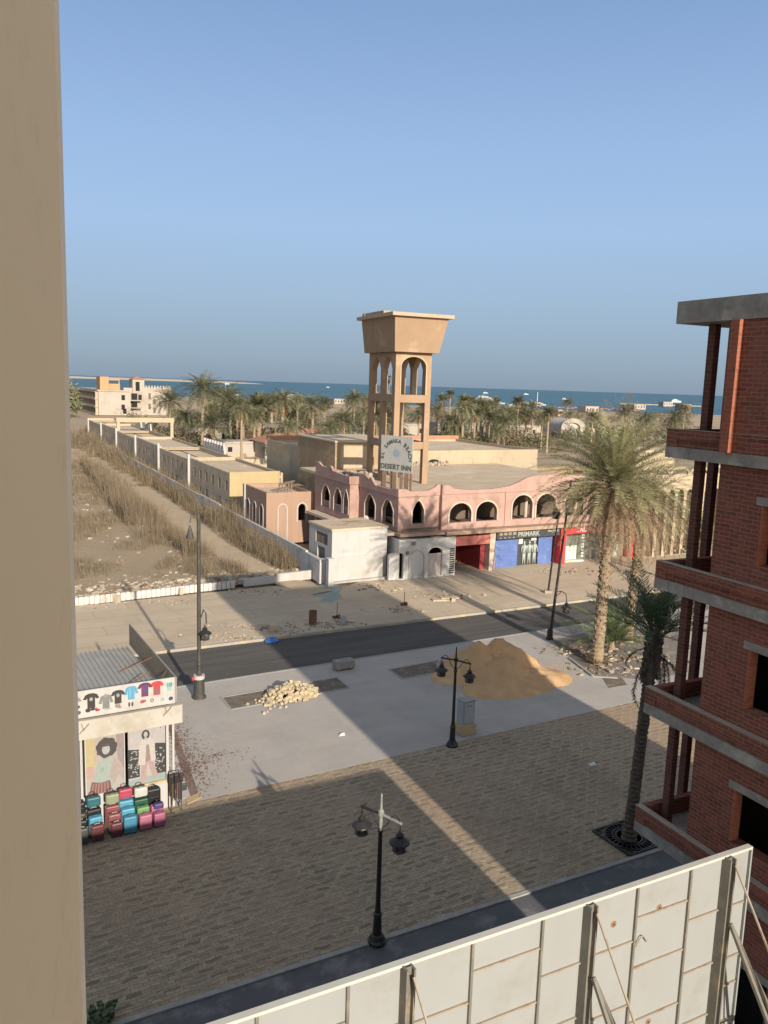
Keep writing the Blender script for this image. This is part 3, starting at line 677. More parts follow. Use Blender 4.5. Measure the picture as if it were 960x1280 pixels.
x,z = HF.pf(800,1170); m = MB(); m.tube([(x-.16,-.03,z-.22),(x-.03,-.05,z+.02),(x+.0,-.05,z+.03),(x+.03,-.05,z+.02),(x+.14,-.03,z-.13)],.011,6); m.build('wire_hook', M['rail'], t)
# rubble and scaffold bars in the site behind the hoarding
t = thing('scaffold_bar', 'loose pale steel bar leaning across the site beside the hoarding', 'bar', HF.w(.1,-.6,0)); 
m = MB(); m.bar((-.2,-.3,2.35),(3.2,-1.3,2.9),.09,.09); m.build('tube', M['rail'], t); t.rotation_euler = (0,0,HF.th)
# ---------------------------------------------------------------- unfinished brick building
BF = Frame(at(831,571,17.2)[:2], 25.6)
t = thing_f('unfinished_building', 'unfinished red brick apartment block with bare concrete slabs and open windows', 'building', BF)
M['bricklit'] = bricky('sunlit_red_brick', (0.36,0.12,0.07), (0.30,0.095,0.055), (0.36,0.18,0.12), 1.0, 0.25, 0.085, 0.008)  # brighter copy of the wall brick, sunlight on reveals put into the colour
slabs = [(at(846,405,17.2)[2], None)]+[(at(831,571,17.2)[2],0), (at(815.5,734,17.2)[2],0), (at(803,890,17.2)[2],0), (at(790.6,1036.5,17.2)[2],0)]
D, XW = 13.5, 10.3; REC_ = .17
z0 = slabs[0][0]
tx, tz = BF.ps(848,376,0)
yc = BF.ps(846,404,0)[0]
XS, YS = 4.5, -5.0
m = MB(); m.prism([(-.02,-D),(XW,-D),(XW,YS),(XS,YS),(XS,yc),(-.02,yc)],z0,z0+.44); m.build('roof_slab', M['conc'], t)
zs = [s[0] for s in slabs]
for k,zb in enumerate(zs[1:]):
    m = MB(); m.prism([(0,-D),(XW,-D),(XW,YS),(XS,YS),(XS,0),(0,0)],zb,zb+.23); m.build('floor_slab', M['conc'], t)
    a = MB(); zt = zb+.232
    # brick upstand: lower set-back band, top course proud
    a.box(.055,.13,-D,-.06,zt,zt+.15); a.box(.0,.15,-D,0,zt+.15,zt+.36); a.box(0.0,.15,-.28,-.002,zt,zt+.15)
    a.box(.152,XS,-.15,0,zt,zt+.36)
    p = a.build('parapet', M['brick'], t, bevel=.008)
    b_ = MB(); b_.box(-.004,.154,-D,.004,zt+.362,zt+.372); b_.build('mortar_cap', M['rub1'], p)
lev = zs+[0.0]
wl = [(905,480),(893,660),(881,815),(866,960)]
win = [None, ((950,632),(947,707),1.1), ((935,812),(930,886),1.35), ((917,986),(911,1050),1.55)]
for k in range(5):
    zb = (lev[k+1]+.23 if k < 4 else -.3); zt = lev[k]; REC = REC_ if k else .006
    if k < 4: ywl = BF.ps(*wl[k], REC)[0]
    holes = []
    if k < 4 and win[k]:
        (ax,ay),(bx,by),wd_ = win[k]
        ya, za = BF.ps(ax,ay,REC); yb2, zb2 = BF.ps(bx,by,REC); y1 = (ya+yb2)/2
        holes.append(rect(y1-wd_, y1, zb2, min(za, zt-.25)))
        holes.append(rect(y1-wd_-4.6, y1-wd_-3.2, zb2, min(za, zt-.25)))
    if k == 4: holes = [rect(-3.6,-1.9,.3,2.4), rect(-8,-6,.3,2.4)]
    a = MB(); a.wall(rect(-D,ywl,zb,zt), holes, .26, 'y', REC); w_ = a.build('brick_wall', M['brick'], t)
    for h in holes:
        f = MB(); f.box(REC-.012,REC+.2,h[1][0]-.055,h[1][0]-.002,h[0][1]+.002,h[2][1]-.002); f.build('jamb', M['bricklit'], w_)  # brighter strip paints the sunlit reveal
        f = MB(); f.box(REC-.015,REC+.24,h[0][0]-.12,h[1][0]+.12,h[2][1]+.002,h[2][1]+.16); f.build('lintel', M['conc'], w_)
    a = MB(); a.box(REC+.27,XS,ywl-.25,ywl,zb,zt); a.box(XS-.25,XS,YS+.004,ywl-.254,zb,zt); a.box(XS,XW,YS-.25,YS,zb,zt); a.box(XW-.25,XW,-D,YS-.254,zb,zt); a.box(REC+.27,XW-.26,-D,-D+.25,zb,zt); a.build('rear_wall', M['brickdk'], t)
    a = MB(); a.box(REC+1.2,REC+1.3,-D+.3,ywl-.3,zb,zt); a.build('room_shade_panel', M['dark'], t)  # near-black panel close behind the windows, room shade put into the colour
    # the two loggia piers at the corner
    cA = [(888,410),(872,563),(857,725),(845,880)]; 
    if k < 4:
        px_,py_ = [(884,480),(866.5,640),(851.5,800),(836,955)][k]
        yA = BF.ps(px_,py_,.48)[0]
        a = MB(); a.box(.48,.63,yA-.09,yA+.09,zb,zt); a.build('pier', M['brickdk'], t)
        px_,py_ = [(912,480),(883,640),(868,800),(853,955)][k]
        xB = 1.5; yB = BF.ps(px_,py_,xB)[0]
        if k > 0: a = MB(); a.box(xB,xB+.15,yB-.09,yB+.09,zb,zt); a.build('pier', M['brickdk'], t)
        else: a = MB(); a.box(-.11,REC-.004,ywl-.34,ywl-.14,zb+.002,zt-.004); a.build('pier', M['bricklit'], t)
# ---------------------------------------------------------------- lamps
def lantern(parent, x, y, z, s=1.0):
    m = MB(); m.lathe([(.02*s,.44*s),(.03*s,.36*s),(.10*s,.30*s),(.085*s,.24*s),(.24*s,.13*s),(.25*s,.10*s),(.22*s,.08*s),(.15*s,.075*s),(.155*s,-.06*s),(.175*s,-.09*s),(.15*s,-.12*s),(.06*s,-.15*s)],14,(x,y,z)); l = m.build('lantern', M['blackmetal'], parent, smooth=False)
    g = MB()
    for k in range(6):
        a = k*math.pi/3+.3; ca, sa = math.cos(a), math.sin(a); r = .158*s
        g.add([(x+ca*r-sa*.055*s,y+sa*r+ca*.055*s,z-.05*s),(x+ca*r+sa*.055*s,y+sa*r-ca*.055*s,z-.05*s),(x+ca*r+sa*.055*s,y+sa*r-ca*.055*s,z+.06*s),(x+ca*r-sa*.055*s,y+sa*r+ca*.055*s,z+.06*s)],[(0,3,2,1)])
    g.build('lamp_glass', M['glass'], l)
def street_lamp(g, label, top, arms, rz, dusty=False):  # dusty: finial and right arm take the paler iron painted as sunlit
    t = thing('street_lamp', label, 'street lamp', (g[0],g[1],0), rz, 'twin-lantern street lamps')
    m = MB(); m.lathe([(.23,0),(.23,.06),(.19,.10),(.17,.16),(.15,.20),(.115,.22),(.095,.70),(.11,.72),(.11,.77),(.075,.80),(.07,.95)],14); m.build('base', M['blackmetal'], t)
    m = MB(); m.lathe([(.062,.95),(.05,top*.74),(.07,top*.745),(.07,top*.76),(.045,top*.77)],12); m.build('pole', M['blackmetal'], t)
    m = MB(); m.lathe([(.045,top*.77),(.045,top*.84),(.075,top*.85),(.075,top*.88),(.035,top*.89),(.022,top*.97),(.03,top*.975),(.0,top)],10); m.build('finial', M['polelit'] if dusty else M['blackmetal'], t)
    for sgn in arms:
        m = MB(); L_ = .62; za = top*.86
        m.tube([(0,0,za),(sgn*L_*.5,0,za-.02),(sgn*L_,0,za-.03)],.035,8)
        arm = m.build('arm', M['polelit'] if (dusty and sgn > 0) else M['blackmetal'], t)
        m = MB(); m.tube([(sgn*.05,0,top*.775),(sgn*.18,0,top*.80),(sgn*.3,0,top*.86),(sgn*.42,0,top*.89),(sgn*.55,0,top*.87),(sgn*.6,0,top*.81)],.014,6); m.build('scroll', M['blackmetal'], arm)
        m = MB(); m.tube([(sgn*.58,0,za-.03),(sgn*.58,0,za-.2)],.012,6); m.build('hanger', M['blackmetal'], arm)
        lantern(t, sgn*.58, 0, za-.62 if True else 0, 1.0)
    return t
street_lamp(G(471,1177), 'black twin-lantern street lamp on the brick paving, nearest to the hoarding', 3.92, (-1,1), rad(-38), True)
street_lamp(G(565,932), 'black twin-lantern street lamp standing beside the grey electrical cabinet', 3.95, (-1,1), rad(-30))
M['darkmetal'] = plain('dusty_dark_iron', (0.075,0.07,0.06), (0.045,0.042,0.037), 4.0, 0.6, 0.3, c3=(0.13,0.115,0.09), s3=2.0)
# tall lamp by the road, left
g = G(249,872)
t = thing('tall_street_lamp', 'tall dark lamp post with paper taped round its base by the road', 'street lamp', (g[0],g[1],0))
m = MB(); m.lathe([(.30,0),(.30,.08),(.24,.12),(.235,.5),(.20,.95),(.11,1.0),(.13,1.08),(.10,1.12)],14); m.build('base', M['darkmetal'], t)
m = MB(); m.lathe([(.1,1.12),(.09,1.45),(.12,1.5),(.09,1.56),(.085,2.2),(.08,8.0),(.0,8.06)],12); m.build('pole', M['darkmetal'], t)
m = MB(); m.lathe([(.235,.86),(.235,1.02)],14); m.build('paper_notice', M['white'], t)
m = MB(); m.box(-.25,-.13,-.18,.02,.84,.97); m.build('red_tape', M['red'], t)
m = MB(); m.tube([(.08,0,3.55),(.2,-.02,3.9),(.3,-.03,3.75),(.32,-.03,3.3)],.03,6); m.tube([(0,0,2.5),(.15,0,2.6),(.22,0,2.9)],.03,6); m.build('arm', M['darkmetal'], t)
lantern(t, .26, -.05, 2.75, 1.15)
m = MB(); m.tube([(-.03,0,7.95),(-.30,.0,7.98),(-.36,0,7.6)],.02,6); m.build('bracket', M['darkmetal'], t)
m = MB(); m.lathe([(.02,.55),(.07,.4),(.16,0.05),(.17,0),(.05,-.04)],10,(-.36,0,6.95)); m.build('lamp_head', M['darkmetal'], t)
# leaning post at the planting bed and its broken lantern
g = G(687,799); tp = at(714,600,g[1]+.6)
t = thing('leaning_lamp_post', 'leaning black lamp post at the planting bed corner with a lantern hanging low', 'street lamp', (g[0],g[1],0))
tv = Vector((tp[0]-g[0],tp[1]-g[1],tp[2])); sgm = lambda s: tuple(tv*s)
m = MB(); m.lathe([(.22,0),(.22,.08),(.17,.12),(.15,.55),(.10,.62)],12); m.build('base', M['blackmetal'], t)
m = MB(); m.tube([sgm(.05),sgm(.3),sgm(.62),sgm(1.0)],[.085,.075,.065,.055],10); m.build('pole', M['blackmetal'], t)
q = Vector(sgm(.30)); m = MB(); m.tube([q,q+Vector((.3,0,.05)),q+Vector((.55,0,-.1)),q+Vector((.62,0,-.5))],.025,6); m.tube([q+Vector((0,0,-.25)),q+Vector((.3,0,.02))],.02,6); m.build('arm', M['blackmetal'], t)
lantern(t, q.x+.62, q.y, q.z-1.0, 1.2)
q = Vector(sgm(.86)); m = MB(); m.tube([q,q+Vector((-.25,0,.05)),q+Vector((-.6,0,-.1))],.03,6); m.build('arm', M['blackmetal'], t); lantern(t, q.x-.6, q.y, q.z-.75, 1.2)
g = G(685,741); tp = at(697,655,g[1])
t = thing('street_post', 'thin dark post on the far pavement in front of the red shop', 'post', (g[0],g[1],0))
m = MB(); m.tube([(0,0,0),(tp[0]-g[0],0,tp[2]+.3)],[.07,.05],8); m.build('pole', M['blackmetal'], t)
m = MB(); m.box(-.25,.25,-.2,.2,0,.18); m.build('footing', M['rub1'], t)
# ---------------------------------------------------------------- cabinet, heaps, blocks on the pavement
g = G(586,919); t = thing('electrical_cabinet', 'grey electrical cabinet on a yellowed concrete plinth beside the lamp', 'cabinet', (g[0],g[1],0), rad(30))
m = MB(); m.box(-.36,.36,-.02,.62,0,.42); m.build('plinth', M['concY'], t, bevel=.03)
m = MB(); m.box(-.28,.28,.06,.48,.422,1.36); m.build('body', M['cab'] if 'cab' in M else plain('grey_cabinet_paint',(0.36,0.37,0.355),(0.30,0.31,0.30),2.0,0.6), t, bevel=.01)
m = MB(); m.box(-.31,.31,.03,.51,1.362,1.41); m.build('cap', M['kerbline'], t, bevel=.01)
m = MB(); m.box(-.22,.22,.045,.058,.52,1.3); d_ = m.build('door', plain('grey_cabinet_door',(0.39,0.40,0.385),(0.34,0.35,0.34),2.0,0.6), t)
m = MB(); m.box(-.09,-.05,.036,.044,1.16,1.2); m.box(.04,.08,.036,.044,1.16,1.2); m.build('lock', M['blackmetal'], d_)
# sand heap
g = G(632,846)
def heap(cx, cy, lobes, rn_, step=.16, rng=4.6, rough=.10):
    mb = MB(); n = int(2*rng/step); vs = []; keep = {}
    def h(x,y):
        v = 0
        for (ax,ay,rx_,ry_,hh,an) in lobes:
            dx,dy = x-ax,y-ay; c,s_ = math.cos(an),math.sin(an); u=(dx*c+dy*s_)/rx_; w=(-dx*s_+dy*c)/ry_; r=math.hypot(u,w)
            if r < 1: v = max(v, hh*(1-r)**.85*(1.0 if r > .12 else 1))
        v += rough*(noise.noise(Vector((x*1.1,y*1.1,2)))*1.0+noise.noise(Vector((x*3,y*3,4)))*.5)*min(1,v*3)
        return v
    for j in range(n+1):
        for i in range(n+1):
            x,y = -rng+i*step,-rng+j*step; z = h(x,y); keep[(i,j)] = z > .015; vs.append((x,y,max(z,0)-.012))
    fs = [(j*(n+1)+i,j*(n+1)+i+1,(j+1)*(n+1)+i+1,(j+1)*(n+1)+i) for j in range(n) for i in range(n) if any(keep[q] for q in ((i,j),(i+1,j),(i+1,j+1),(i,j+1)))]
    mb.add(vs, fs); return mb
t = thing('sand_pile', 'orange builders sand dumped in a wide heap on the pavement', 'sand pile', (g[0],g[1],0), rad(22))
heap(0,0,[(-.8,1.3,1.8,1.8,1.35,.2),(.5,1.3,2.0,1.9,1.55,-.2),(0,.3,2.5,2.1,.95,.0),(1.3,-.3,1.9,1.5,.5,-.5),(-.4,-1.2,2.6,1.4,.3,.1),(-2.2,.6,1.4,1.1,.35,0)],rnd,rough=.24).build('heap', M['sandpile'], t, smooth=True)
m = MB(); rn = random.Random(4)
for _ in range(260):
    x,y = rn.uniform(-1.6,1.9), rn.gauss(.5,.8); m.rock((x,y,max(0,1.2*(1-max(math.hypot((x+.1)/2.6,(y-1.2)/1.9),0))**.85 if math.hypot((x+.1)/2.6,(y-1.2)/1.9) < 1 else .1)), rn.uniform(.012,.035), rn)
for _ in range(700):
    a = rn.uniform(0,6.28); r = 1+abs(rn.gauss(0,.22)); x,y = 2.7*r*math.cos(a), .2+2.0*r*math.sin(a); m.rock((x,y,.006), rn.uniform(.006,.022), rn)
m.build('sand_clods', M['sandpile'], t)['kind'] = 'stuff'
g = G(553,835); t = thing('old_tyre', 'dusty car tyre half buried at the left foot of the sand pile', 'tyre', (g[0],g[1],.02), 0)
m = MB(); m.lathe([(.18,.0),(.30,.0),(.34,.06),(.34,.14),(.30,.2),(.18,.2),(.16,.1),(.18,.0)],18); m.build('tyre_ring', M['rub1'], t, smooth=True); t.rotation_euler = (.25,.1,0)
# limestone heap
g = G(366,870); t = thing('limestone_pile', 'heap of pale yellow broken limestone blocks beside the road', 'stone pile', (g[0],g[1],0), rad(28))
m = MB(); rn = random.Random(8)
for _ in range(430):
    a = rn.uniform(0,6.28); r = math.sqrt(rn.random())*1.08; x, y = r*math.cos(a)*1.12, r*math.sin(a)*.82+.1
    z = .66*max(0,1-(r/1.12))**.8*rn.uniform(.55,1.05); m.rock((x,y,z+.02), rn.uniform(.035,.085), rn, (1.15,.95,.8))
for _ in range(45): m.rock((rn.gauss(-1.1,.5), rn.gauss(-.3,.4),.03), rn.uniform(.03,.07), rn)
m.build('stones', M['limestone'], t)['kind'] = 'stuff'
g = G(432,838); t = thing('concrete_block', 'grey concrete block standing alone on the pavement edge in the shade', 'block', (g[0],g[1],0), rad(30))
m = MB(); m.box(-.5,.5,-.02,.46,.07,.46); m.build('block', M['conc'], t, bevel=.03)
for sx in (-1,1): m = MB(); m.box(sx*.34-.07,sx*.34+.07,0,.44,0,.07); m.build('foot', M['wood'], t)
def scrap(name,label,cat,px,py,fn,mat,rz=.5,**k):
    g = G(px,py); t = thing(name,label,cat,(g[0],g[1],0.004),rz); m = MB(); fn(m); m.build(k.get('part','body'), mat, t); return t
t = scrap('rusty_drum','rusty steel drum standing on the far pavement','drum',391,780,lambda m: m.lathe([(.22,0),(.22,.24),(.235,.25),(.22,.27),(.22,.5),(.235,.51),(.22,.53),(.22,.74),(.235,.76),(.19,.76),(.19,.70),(.0,.70)],16),M['rust'])
t = scrap('white_bucket','white plastic bucket among stones by the far kerb','bucket',429,779,lambda m: m.lathe([(.14,0),(.18,.36),(.195,.37),(.195,.40),(.17,.40),(.13,.05),(0,.05)],14),M['white'])
t = scrap('kerb_stone','pale cut stone block left at the roadside behind the blue bag','stone',342,788,lambda m: m.box(-.22,.22,-.18,.18,0,.34),M['limestone'])
def bag(m):
    rn = random.Random(6); pr = [(.02,0),(.28,.02),(.30,.12),(.2,.24),(.08,.30),(.02,.33)]; m.lathe(pr,10); m.v = [(v[0]*1.2+rn.uniform(-.04,.04),v[1]*.8+rn.uniform(-.04,.04),max(0,v[2]*.8+rn.uniform(-.03,.03))) for v in m.v]
t = scrap('blue_bag','crumpled blue plastic bag lying in the road gutter','bag',340,800,bag,fl((0.06,0.19,0.50),.5)); t.location.z = -.118
for k,(px,py,hh,lb) in enumerate([(421,773,.95,'thin iron rod stuck in stones next to the white bucket'),(505,757,.9,'thin iron rod stuck in stones nearer the arched white building')]):
    t = scrap('iron_rod',lb,'rod',px,py,lambda m: (m.tube([(0,0,0),(.02,0,hh)],.02,6), m.rock((.1,.05,.08),.12,random.Random(k)), m.rock((-.12,0,.06),.1,random.Random(k+5))),M['rust'],0)
t = scrap('broken_slab','broken pale slabs stacked loosely on the shop forecourt','slab',557,750,lambda m: (m.box(-.9,.2,-.3,.25,0,.08), m.box(-.3,.9,-.1,.4,.082,.15), m.rock((.4,-.3,.05),.15,random.Random(3))),M['rub2'],.2)
for px,py,lb in [(427,919,'crumpled white paper lying on the sunlit pavement'),(556,807,'white plastic litter in the road beside the sand pile'),(740,956,'small white scrap lying on the shaded brick paving')]:
    def lit(m):
        m.add([(-.14,-.08,.0),(.12,-.1,.01),(.15,.08,.06),(-.1,.1,.01),(0,0,.09)],[(0,1,4),(1,2,4),(2,3,4),(3,0,4)])
    t = scrap('litter',lb,'litter',px,py,lit,M['boat'],.4); 
    if py == 807: t.location.z = -.117
t = scrap('weed_clump','dark weedy plant at the left bottom corner of the plaza','plant',128,1278,lambda m: [m.rock((rnd.gauss(0,.12),rnd.gauss(0,.12),.12+rnd.random()*.15),.05,rnd) for _ in range(60)],M['frondshade'])
# tree grate under the leaning palm
g = G(786,1047); t = thing('tree_grate', 'ornate cast iron tree grate round the foot of the nearest palm', 'tree grate', (g[0],g[1],0.005), rad(30)); t.scale = (.8,.8,1)
m = MB()
def ring(m,r0,r1,z0,z1,n=28): m.lathe([(r0,z0),(r1,z0),(r1,z1),(r0,z1),(r0,z0)],n)
m.cur=0; ring(m,.46,.52,0,.05); ring(m,.60,.64,0,.05); ring(m,.88,.93,0,.05)
for k in range(28):
    a = k*math.pi/14; m.bar((.5*math.cos(a),.5*math.sin(a),.025),(.9*math.cos(a),.9*math.sin(a),.025),.035,.04)
for sx,sy in ((-1,-1),(1,-1),(1,1),(-1,1)):
    m.bar((sx*.95,-.95,.03),(sx*.95,.95,.03),.07,.05) if sx==sy else m.bar((-.95,sy*.95,.025),(.95,sy*.95,.025),.07,.045)
    for q in (.12,.3): m.tube([(sx*(.95-q),sy*.95,.03),(sx*(.8-q*.3),sy*(.8-q*.3),.03),(sx*.95,sy*(.95-q),.03)],.018,5)
m.build('grille', M['blackmetal'], t)
m = MB(); m.lathe([(0,-.004),(1.3,-.004)],4) ; m.add([(-.92,-.92,-.002),(.92,-.92,-.002),(.92,.92,-.002),(-.92,.92,-.002)],[(0,1,2,3)]); 
mm = MB(); mm.add([(-.92,-.92,0),(.92,-.92,0),(.92,.92,0),(-.92,.92,0)],[(0,1,2,3)]); mm.build('soil', M['earth'], t)
# ---------------------------------------------------------------- kiosk
KF = Frame(G(213,1008)[:2], 30)
t = thing_f('kiosk', 'white clothing and luggage kiosk with a tin roof and picture sign boards', 'kiosk', KF)
KL = -5.6
m = MB(); m.box(KL,-.0,0.0,.12,0,.9); m.box(KL,0,.12,5.6,0,.05); m.box(-.1,0,.12,5.6,.05,3.4); m.box(KL,-.1,5.5,5.6,.05,3.4); m.build('wall', M['white'], t)
m = MB(); m.box(KL,-.1,.5,.55,.9,3.3); m.build('shop_interior', M['shade'], t)
m = MB(); n = 34; w = (-.0-KL)/n
for k in range(n):
    x = KL+k*w; m.box(x,x+w*.80,.03,5.8,3.50,3.53); m.box(x+w*.80,x+w,.03,5.8,3.50,3.575)
m.build('tin_roof', M['rooftin'], t)
# sign boards, awning, posters (flat prints)
m = MB(); m.box(KL,.16,-.05,0.0,3.46,4.30); sb = m.build('sign_board', M['white'], t)
def tee(cx, cz, s, sl_=.30, long_=False):
    w, h = .33*s, .46*s
    k = 1.0 if long_ else .55
    return [(cx-.13*s,cz+h),(cx+.13*s,cz+h),(cx+w,cz+h*.82),(cx+(w+.14*s),cz+h*(.82-k)),(cx+(w-.06*s),cz+h*(.75-k)),(cx+.22*s,cz+h*.45),(cx+.22*s,cz-h),(cx-.22*s,cz-h),(cx-.22*s,cz+h*.45),(cx-(w-.06*s),cz+h*(.75-k)),(cx-(w+.14*s),cz+h*(.82-k)),(cx-w,cz+h*.82)]
def blob(cx,cz,a,b,n=10,rot=0): return [(cx+a*math.cos(2*math.pi*k/n+rot),cz+b*math.sin(2*math.pi*k/n+rot)) for k in range(n)]
ZT, ZB = 4.03, 3.66
def sgn(px,py): return KF.pf(px,py,-.05)
PR = MB(); mats = []
def ink(c): 
    c = tuple(x*.66 for x in c)
    mt = fl(c)
    if mt not in mats: mats.append(mt)
    PR.cur = mats.index(mt)
lay = [0]
def put(poly,c,y): ink(c); PR.flat(poly,y)
dk=(0.05,0.045,0.04)
for (px,py,c,s,lg) in [(114,876,dk,.46,0),(132.5,877,(.26,.25,.24),.42,1),(147.5,871,(.055,.05,.045),.42,0),(164,866,(.13,.42,.62),.42,1),(181,862,(.20,.04,.10),.44,0),(196,860,(.62,.07,.07),.44,0),(211.5,858,(.40,.62,.52),.30,0),(93,880,(.3,.28,.26),.4,0)]:
    x,z = sgn(px,py); put(tee(x,z,s*1.1,long_=bool(lg)),c,-.053)
    if px in (114,147.5): put(blob(x,z+.05,.05,.06),(.45,.40,.33),-.056)
    if px == 181:
        for q in (-.05,.0,.05): put(rect(x+q-.011,x+q+.011,z-.12,z+.14),(.10,.10,.35),-.056)
        put(rect(x-.13,x+.13,z+.16,z+.185),(.06,.05,.2),-.056)
    if px == 196: put(rect(x-.08,x+.08,z-.16,z-.03),(.25,.16,.16),-.056)
    if px == 132.5: put(blob(x,z+.19,.07,.05),(.35,.33,.31),-.056)
    if px == 164: put(rect(x-.06,x-.012,z-.14,z+.15),(.22,.52,.70),-.056)
for (px,py,c,a,b) in [(110,888,dk,.055,.045),(116,886.5,dk,.05,.03),(122,887.5,(.55,.06,.07),.05,.03),(120,886,(.5,.1,.1),.03,.025),(135,886,(.45,.42,.38),.07,.018),(147,882,(.38,.30,.24),.06,.05),(150,884,(.42,.38,.30),.04,.03),(161.5,880.5,(.10,.085,.07),.022,.055),(165.5,880,(.10,.085,.07),.022,.055),(178,877,(.42,.13,.12),.05,.04),(181,876,(.45,.2,.18),.035,.03),(190,875.5,(.12,.11,.10),.04,.045),(190,875.5,(.6,.57,.5),.022,.028),(203,874,(.35,.5,.52),.045,.04),(213.5,873,(.05,.07,.25),.05,.045),(97,884,(.10,.09,.08),.05,.04),(98,891,(.12,.10,.09),.05,.04)]:
    x,z = sgn(px,py); put(blob(x,z,a*1.45,b*1.45),c,-.0535 if c != (.6,.57,.5) else -.057)
PR.build('printed_clothes', mats, sb)
x,z = sgn(211.5,857); text_mesh('number', '10', .17, fl((.05,.09,.2)), sb, (x,-.058,z+.02), (rad(90),0,0), .001, True)
m = MB(); m.box(.165,.20,-.05,6.2,3.50,4.30); m.build('side_board', plain('brown_board_back',(0.30,0.245,0.175),(0.24,0.195,0.14),2.0,0.9), t)
m = MB(); m.box(.205,.215,-.05,6.2,3.50,4.30); m.build('side_sign', M['white'], t)
for a,b in (((-.1,1.2,3.58),(.16,.9,4.22)),((-.9,3.1,3.58),(.16,2.7,4.1)),((-1.1,1.6,3.58),(-.35,1.0,4.2))): m = MB(); m.bar(a,b,.03); m.build('brace', M['rust'], t)
zb1 = KF.pf(228,903,-.45)[1]; zb2 = KF.pf(228,879,-.45)[1]; xr_ = KF.pf(228,890,-.45)[0]
AW = MB(); AW.add([(KL,-.45,zb1),(xr_,-.45,zb1),(xr_,-.45,zb2),(KL,-.45,zb2),(KL,-.08,zb2-.12),(xr_,-.08,zb2-.12),(xr_,-.43,zb1),(KL,-.43,zb1),(KL,-.08,zb2-.14),(xr_,-.08,zb2-.14),(xr_,-.43,zb2-.02),(KL,-.43,zb2-.02)],[(0,1,2,3),(3,2,5,4),(0,7,6,1),(7,11,10,6),(11,8,9,10),(4,5,9,8),(1,6,10,2),(2,10,9,5),(0,3,11,7),(3,4,8,11)])
AW.build('awning', plain('cream_awning_panel',(0.43,0.40,0.345),(0.40,0.365,0.31),0.9,0.8,c3=(0.34,0.30,0.24),s3=1.0), t)
m = MB(); m.box(KL,xr_+.02,-.47,-.452,zb2-.03,zb2+.03); m.build('awning_rail', M['stud'], t)
for (px,py) in ((208,888),(104,910)):
    x,z = KF.pf(px,py,-.47); m = MB(); m.bar((x-.10,-.47,z-.16),(x+.03,-.47,z-.02),.025); m.bar((x-.05,-.475,z+.14),(x+.01,-.475,z-.06),.02); m.bar((x-.02,-.47,z-.10),(x+.16,-.475,z+.10),.025); m.build('lamp_bracket', M['stud'], t)
for x in (-.09,.10,-2.66): m = MB(); m.box(x-.035,x+.035,-.04,.02,.9 if x != .1 else 0,2.9); m.build('window_post', M['white'], t)
m = MB(); m.box(-1.3,-.0,-.06,-.002,.90,.97); m.build('window_sill', M['concY'], t)
# poster one: a woman with curly hair in a denim shirt; poster two: a woman in a pale coat, hanging clothes either side
PR = MB(); mats = []
def pp(x0,x1,z0,z1): return lambda u,v: (x0+(x1-x0)*u, z0+(z1-z0)*v)
q = pp(-2.52,-1.42,.95,2.78)
def P(lst,c,y): put([q(*p) for p in lst],c,y)
Y1,Y2,Y3,Y4 = .02,.017,.014,.011
P([(0,0),(1,0),(1,1),(0,1)],(.50,.44,.39),Y1); P([(0,.5),(.22,.48),(.24,1),(0,1)],(.58,.47,.26),Y2); P([(.86,.3),(1,.3),(1,1),(.8,1)],(.36,.30,.29),Y2); P([(0,.3),(.18,.32),(.2,.48),(0,.5)],(.56,.37,.32),Y2)
P([(.20,.05),(.25,.42),(.34,.56),(.50,.60),(.72,.60),(.90,.50),(1,.36),(1,.1),(.7,.02),(.3,.02)],(.40,.47,.42),Y3)         # shirt
P([(.60,.30),(.74,.58),(.90,.50),(1,.36),(1,.1),(.72,.12)],(.46,.38,.35),Y4)                                            # jacket side
P([(.68,.03),(.85,.28),(1,.16),(1,.03)],(.50,.46,.41),.008)
P([(.06,0),(.14,.22),(.38,.18),(.62,.20),(.66,.05),(.62,0)],(.24,.11,.10),Y4)                                            # striped skirt
for k in range(6): P([(.1+.09*k,0),(.13+.09*k,0),(.2+.075*k,.18),(.17+.075*k,.18)],(.40,.25,.22),.008)
P([(.44,.54),(.58,.54),(.62,.66),(.42,.66)],(.42,.42,.40),Y4)                                                            # neck
put([ (q(.55,.78)[0]+.31*math.cos(a)*(1+.08*math.sin(9*a)), q(.55,.78)[1]+.32*math.sin(a)*(1+.08*math.cos(7*a))) for a in [k*.2618 for k in range(24)]],(.085,.07,.07),.010)   # hair
put(blob(*q(.53,.75),.115,.165,16),(.50,.50,.49),.008)                                                                   # face
put(rect(q(.43,0)[0],q(.63,0)[0],q(0,.80)[1],q(0,.85)[1]),(.10,.085,.08),.006)                                           # fringe
for u in (.47,.58): put(blob(*q(u,.765),.022,.012,8),(.12,.10,.10),.006)
put(blob(*q(.53,.685),.03,.012,8),(.30,.16,.15),.006); put([q(.52,.76),q(.545,.715),q(.515,.715)],(.38,.37,.36),.006)
for z_ in (.18,.28,.38,.48): put(blob(*q(.52,z_),.010,.010,6),(.25,.28,.26),.006)
P([(.36,.44),(.47,.45),(.47,.36),(.36,.35)],(.35,.42,.38),.006)
